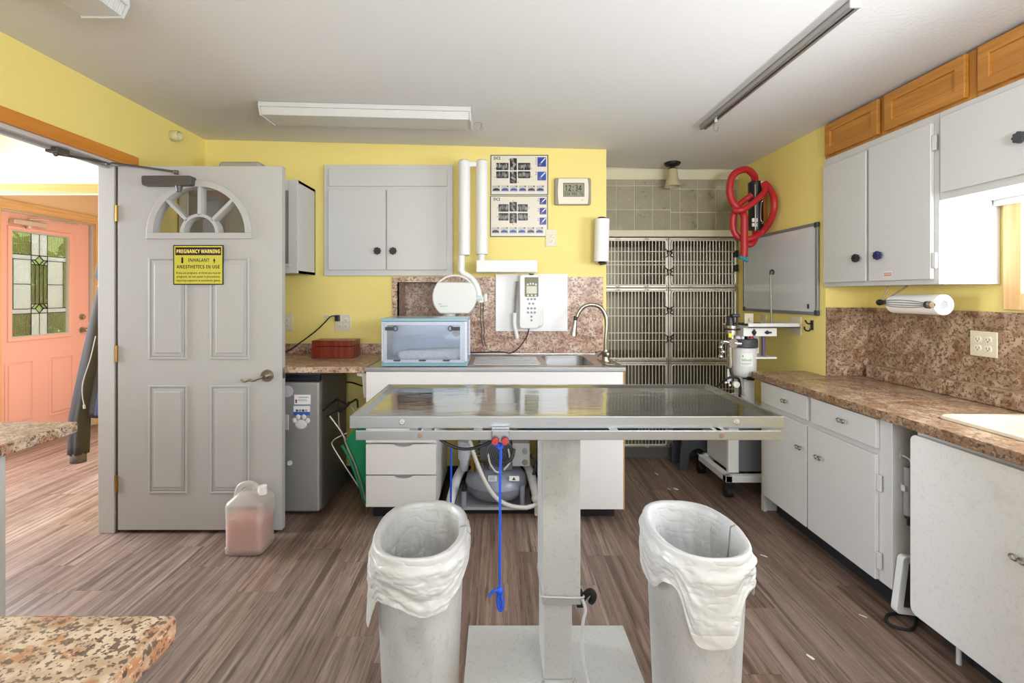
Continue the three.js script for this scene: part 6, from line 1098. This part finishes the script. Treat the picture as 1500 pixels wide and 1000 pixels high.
{ // under-cabinet towel holder
  const x = 2.05, d0 = 2.194, d1 = 2.47, y = 1.282, r = 0.048;
  const t = thing('paper_towel_roll', 'white paper towel roll lying in a wire holder under the wall cabinet', 'paper towel', [x, y - r, -(d0 + d1) / 2]);
  part(t, 'roll', (() => { const L = d1 - d0, g = new THREE.LatheGeometry([[0.019, 0.002], [0.019, L - 0.002], [0.021, L], [r - 0.003, L], [r, L - 0.003], [r, 0.003], [r - 0.003, 0], [0.021, 0], [0.019, 0.002]].map(q => new THREE.Vector2(...q)), 40); g.rotateX(Math.PI / 2); g.translate(x, y, -d1); return g; })(), mTowel);
  part(t, 'core', rod(V(x, y, -d1), V(x, y, -d0 - 0.004), 0.018, 0.018, 20), M('core_grey', '#8a8885', 0.5));
  const h = thing('towel_holder', 'chrome and black wire paper towel holder hung under the wall cabinet', 'holder', [x - 0.07, 1.24, -2.33]);
  const A = V(x - r - 0.012, y + 0.006, -d1 - 0.02), B = V(x - r - 0.006, y + 0.0, -d0 - 0.03);
  part(h, 'end_knob', merge([rod(A, A.clone().add(V(0.0, 0, 0.028)), 0.0165, 0.012, 18), ball(A, 0.016)]), mBlack); part(h, 'end_knob', merge([rod(B, B.clone().add(V(0, 0, 0.016)), 0.017, 0.018, 20)]), mDarkGrey); part(h, 'end_cap', rod(B.clone().add(V(0, 0, 0.015)), B.clone().add(V(0, 0, 0.03)), 0.0165, 0.014, 20), mChrome);
  part(h, 'wire', merge([-0.012, -0.005, 0.003, 0.011].map(o => tube([A.clone().add(V(-0.002, o * 0.6, 0.02)), A.clone().lerp(B, 0.3).add(V(-0.006, o * 1.4, 0)), A.clone().lerp(B, 0.7).add(V(-0.006, o * 1.4, 0)), B.clone().add(V(0, o * 0.6, 0))], 0.0018, 24, 6))), mNickel);
  part(h, 'strut', merge([rod(A, V(x - 0.03, 1.374, -2.46), 0.0035), rod(A.clone().add(V(0.01, 0, 0)), V(x + 0.01, 1.374, -2.4), 0.0035)]), mNickel);
}
// ------------------------------------------------------------------ ceiling fittings
function fixture(label, cx, d, len, wide, along, open) {
  const y = ceilY(cx), t = thing('fluorescent_fixture', label, 'light fixture', [cx, y - 0.075, -d], null, along ? Math.PI / 2 : 0);
  const L = len / 2, W = wide / 2;
  const rise = along ? 0 : -0.0248;                                             // follow the ceiling
  const g0 = new THREE.Group(); g0.name = 'body_group';
  const tl = g => { if (rise) g.rotateZ(Math.atan(rise)); return g; };
  const bx = (a, b, c, e, f, h, r) => { const g = r ? new RoundedBoxGeometry(b - a, e - c, h - f, 2, r) : new THREE.BoxGeometry(b - a, e - c, h - f); g.translate((a + b) / 2, (c + e) / 2, (f + h) / 2); return muv(g); };
  const hm = M('fixture_enamel', '#c9c8c3', 0.4);
  lpart(t, 'housing', tl(bx(-L, L, 0.055, 0.073, -W, W, 0.003)), hm);
  lpart(t, 'side_rail', tl(bx(-L, L, 0.045, 0.062, W - 0.004, W + 0.003)), hm); lpart(t, 'side_rail', tl(bx(-L, L, 0.045, 0.062, -W - 0.003, -W + 0.004)), hm);
  const s = new THREE.Shape(); s.moveTo(-W + 0.004, 0.052); s.lineTo(-W + 0.022, 0.006); s.lineTo(W - 0.022, 0.006); s.lineTo(W - 0.004, 0.052); s.lineTo(W - 0.006, 0.052); s.lineTo(W - 0.0235, 0.008); s.lineTo(-W + 0.0235, 0.008); s.lineTo(-W + 0.006, 0.052); s.closePath();
  const lg = new THREE.ExtrudeGeometry(s, { depth: 2 * L - 0.02, bevelEnabled: false }); lg.translate(0, 0, -L + 0.01); lg.rotateY(Math.PI / 2); lpart(t, 'lens', muv(tl(lg)), mLens, 'prismatic lens');
  const es = new THREE.Shape(); es.moveTo(-W - 0.002, 0.073); es.lineTo(-W - 0.002, 0.045); es.lineTo(-W + 0.02, 0.0); es.lineTo(W - 0.02, 0.0); es.lineTo(W + 0.002, 0.045); es.lineTo(W + 0.002, 0.073); es.closePath();
  for (const q of [-L, L - 0.008]) { const g = new THREE.ExtrudeGeometry(es, { depth: 0.008, bevelEnabled: false }); g.translate(0, 0, q); g.rotateY(Math.PI / 2); lpart(t, 'end_plate', tl(g), M('end_plate_paint', '#c9c8c2', 0.4)); }
  for (const z of [-W * 0.4, W * 0.4]) lpart(t, 'lamp_tube', tl((() => { const g = new THREE.CylinderGeometry(0.013, 0.013, 2 * L - 0.05, 16); g.rotateZ(Math.PI / 2); g.translate(0, 0.035, z); return g; })()), M('unlit_tube_glass', '#eeeeea', 0.3));
  return t;
}
{
  const t = fixture('long unlit fluorescent fixture on the ceiling above the white double-door cabinet', -0.752, 2.8, 1.2, 0.21, false);
  const c = P(713, 190, 2.88);
  lpart(t, 'pull_chain', merge([tube([V(0.61, 0.02, -0.06), V(0.63, 0.03, -0.07), V(0.655, 0.028, -0.075)], 0.0015, 16, 5), rod(V(0.655, 0.028, -0.075), V(0.655, 0.005, -0.075), 0.003), (() => { const g = new THREE.TorusGeometry(0.008, 0.0015, 6, 16); g.translate(0.655, -0.006, -0.075); return g; })()]), mNickel);
  fixture('fluorescent fixture with prismatic lens on the ceiling near the doorway', -1.46, 1.17, 1.2, 0.19, true);
}
{ // ceiling track with a hook
  const x = 1.242, d0 = 1.66, d1 = 2.9, y = ceilY(x), t = thing('ceiling_track', 'aluminium hanging track on the ceiling with one sliding hook', 'track', [x, y - 0.035, -(d0 + d1) / 2]);
  part(t, 'rail', merge([box(x - 0.018, x + 0.018, y - 0.006, y - 0.0005, d0, d1), box(x - 0.018, x - 0.014, y - 0.03, y - 0.004, d0, d1), box(x + 0.014, x + 0.018, y - 0.03, y - 0.004, d0, d1), box(x - 0.018, x - 0.005, y - 0.032, y - 0.028, d0, d1), box(x + 0.005, x + 0.018, y - 0.032, y - 0.028, d0, d1)]), M('aluminium', '#b9b8b5', 0.35, 0.9));
  for (const d of [d0, d1]) part(t, 'end_cap', box(x - 0.019, x + 0.019, y - 0.033, y - 0.0005, d - 0.003, d + 0.003), M('cap_alu', '#cfcdc8', 0.45, 0.5));
  const c = V(x, y - 0.03, -2.72); part(t, 'glider', merge([rod(c, c.clone().add(V(0, -0.018, 0)), 0.007, 0.009)]), mTrimW); part(t, 'hook', tube([c.clone().add(V(0, -0.016, 0)), c.clone().add(V(-0.012, -0.035, 0)), c.clone().add(V(-0.012, -0.06, 0)), c.clone().add(V(0.0, -0.07, 0)), c.clone().add(V(0.012, -0.06, 0)), c.clone().add(V(0.012, -0.045, 0))], 0.0025, 30, 6), mNickel);
}
// unseen flash behind the camera, placed to brighten the ceiling
{
  const t = thing('unseen_flash', 'unseen flash on a black stand behind the camera, placed to light the ceiling', 'flash', [0.9, 0, 0.38]);
  const hd = new THREE.Group(); hd.name = 'flash_head'; hd.position.set(0, 1.535, -0.03); hd.lookAt(0.9 - 0.2, 2.6, -0.35 - 0.0); t.add(hd);
  lpart(hd, 'softbox', (() => { const g = new THREE.CylinderGeometry(0.42, 0.1, 0.2, 4, 1, true); g.rotateY(Math.PI / 4); g.rotateX(Math.PI / 2); g.translate(0, 0, -0.12); return g; })(), M('softbox_cloth', '#17171a', 0.9, 0, { side: THREE.DoubleSide }));
  lpart(hd, 'lamp_face', (() => { const g = new THREE.PlaneGeometry(0.58, 0.58); g.translate(0, 0, -0.03); return g; })(), M('lamp_diffuser', '#ffffff', 0.8, 0, { emissive: new THREE.Color(0.9, 0.95, 1.0), emissiveIntensity: 1.5 }));  // glowing face of the unseen flash
  lpart(t, 'pole', rod(V(0, 0.25, 0), V(0, 1.34, 0), 0.013), mBlack); lpart(t, 'pivot', rod(V(0, 1.32, 0), V(0, 1.4, -0.01), 0.02), mBlack);
  for (const a of [0.5, 2.6, 4.7]) lpart(t, 'leg', rod(V(0, 0.5, 0), V(0.32 * Math.cos(a), 0.008, 0.32 * Math.sin(a)), 0.008), mBlack);
}
// paper scraps on the floor
for (const [px, py, w, h, a, where] of [[962, 694, 0.012, 0.05, 0.3, 'long white paper scrap on the floor nearest the cages'], [990, 716, 0.022, 0.04, 0.5, 'widest white paper scrap on the floor by the machine casters'], [980, 716, 0.006, 0.03, 0.6, 'thin white paper sliver right beside the widest scrap'], [1119, 814, 0.008, 0.035, 0.8, 'white paper scrap on the floor below the two-door base cabinet'], [1187, 962, 0.012, 0.03, 0.5, 'pale paper scrap on the floor in front of the sink cabinet'], [1264, 902, 0.005, 0.03, 0.7, 'thin white paper sliver on the floor near the black cord loop']]) {
  const q = P(px, py, F * H / (py - CY)), g = new THREE.ExtrudeGeometry(new THREE.Shape([[-w / 2, -h * 0.4], [w * 0.2, -h / 2], [w / 2, -h * 0.1], [w * 0.3, h / 2], [-w * 0.3, h * 0.4]].map(v => new THREE.Vector2(...v))), { depth: 0.0012, bevelEnabled: false }); g.rotateX(-Math.PI / 2); g.rotateY(a); g.translate(q.x, 0.0002, q.z);
  single('paper_scrap', where, 'scrap', g, mTowel, 'paper scraps on the floor');
}
// ------------------------------------------------------------------ hand over
scene.traverse(o => { if (o.isMesh) { o.castShadow = true; o.receiveShadow = true; } });
renderer.render(scene, camera);
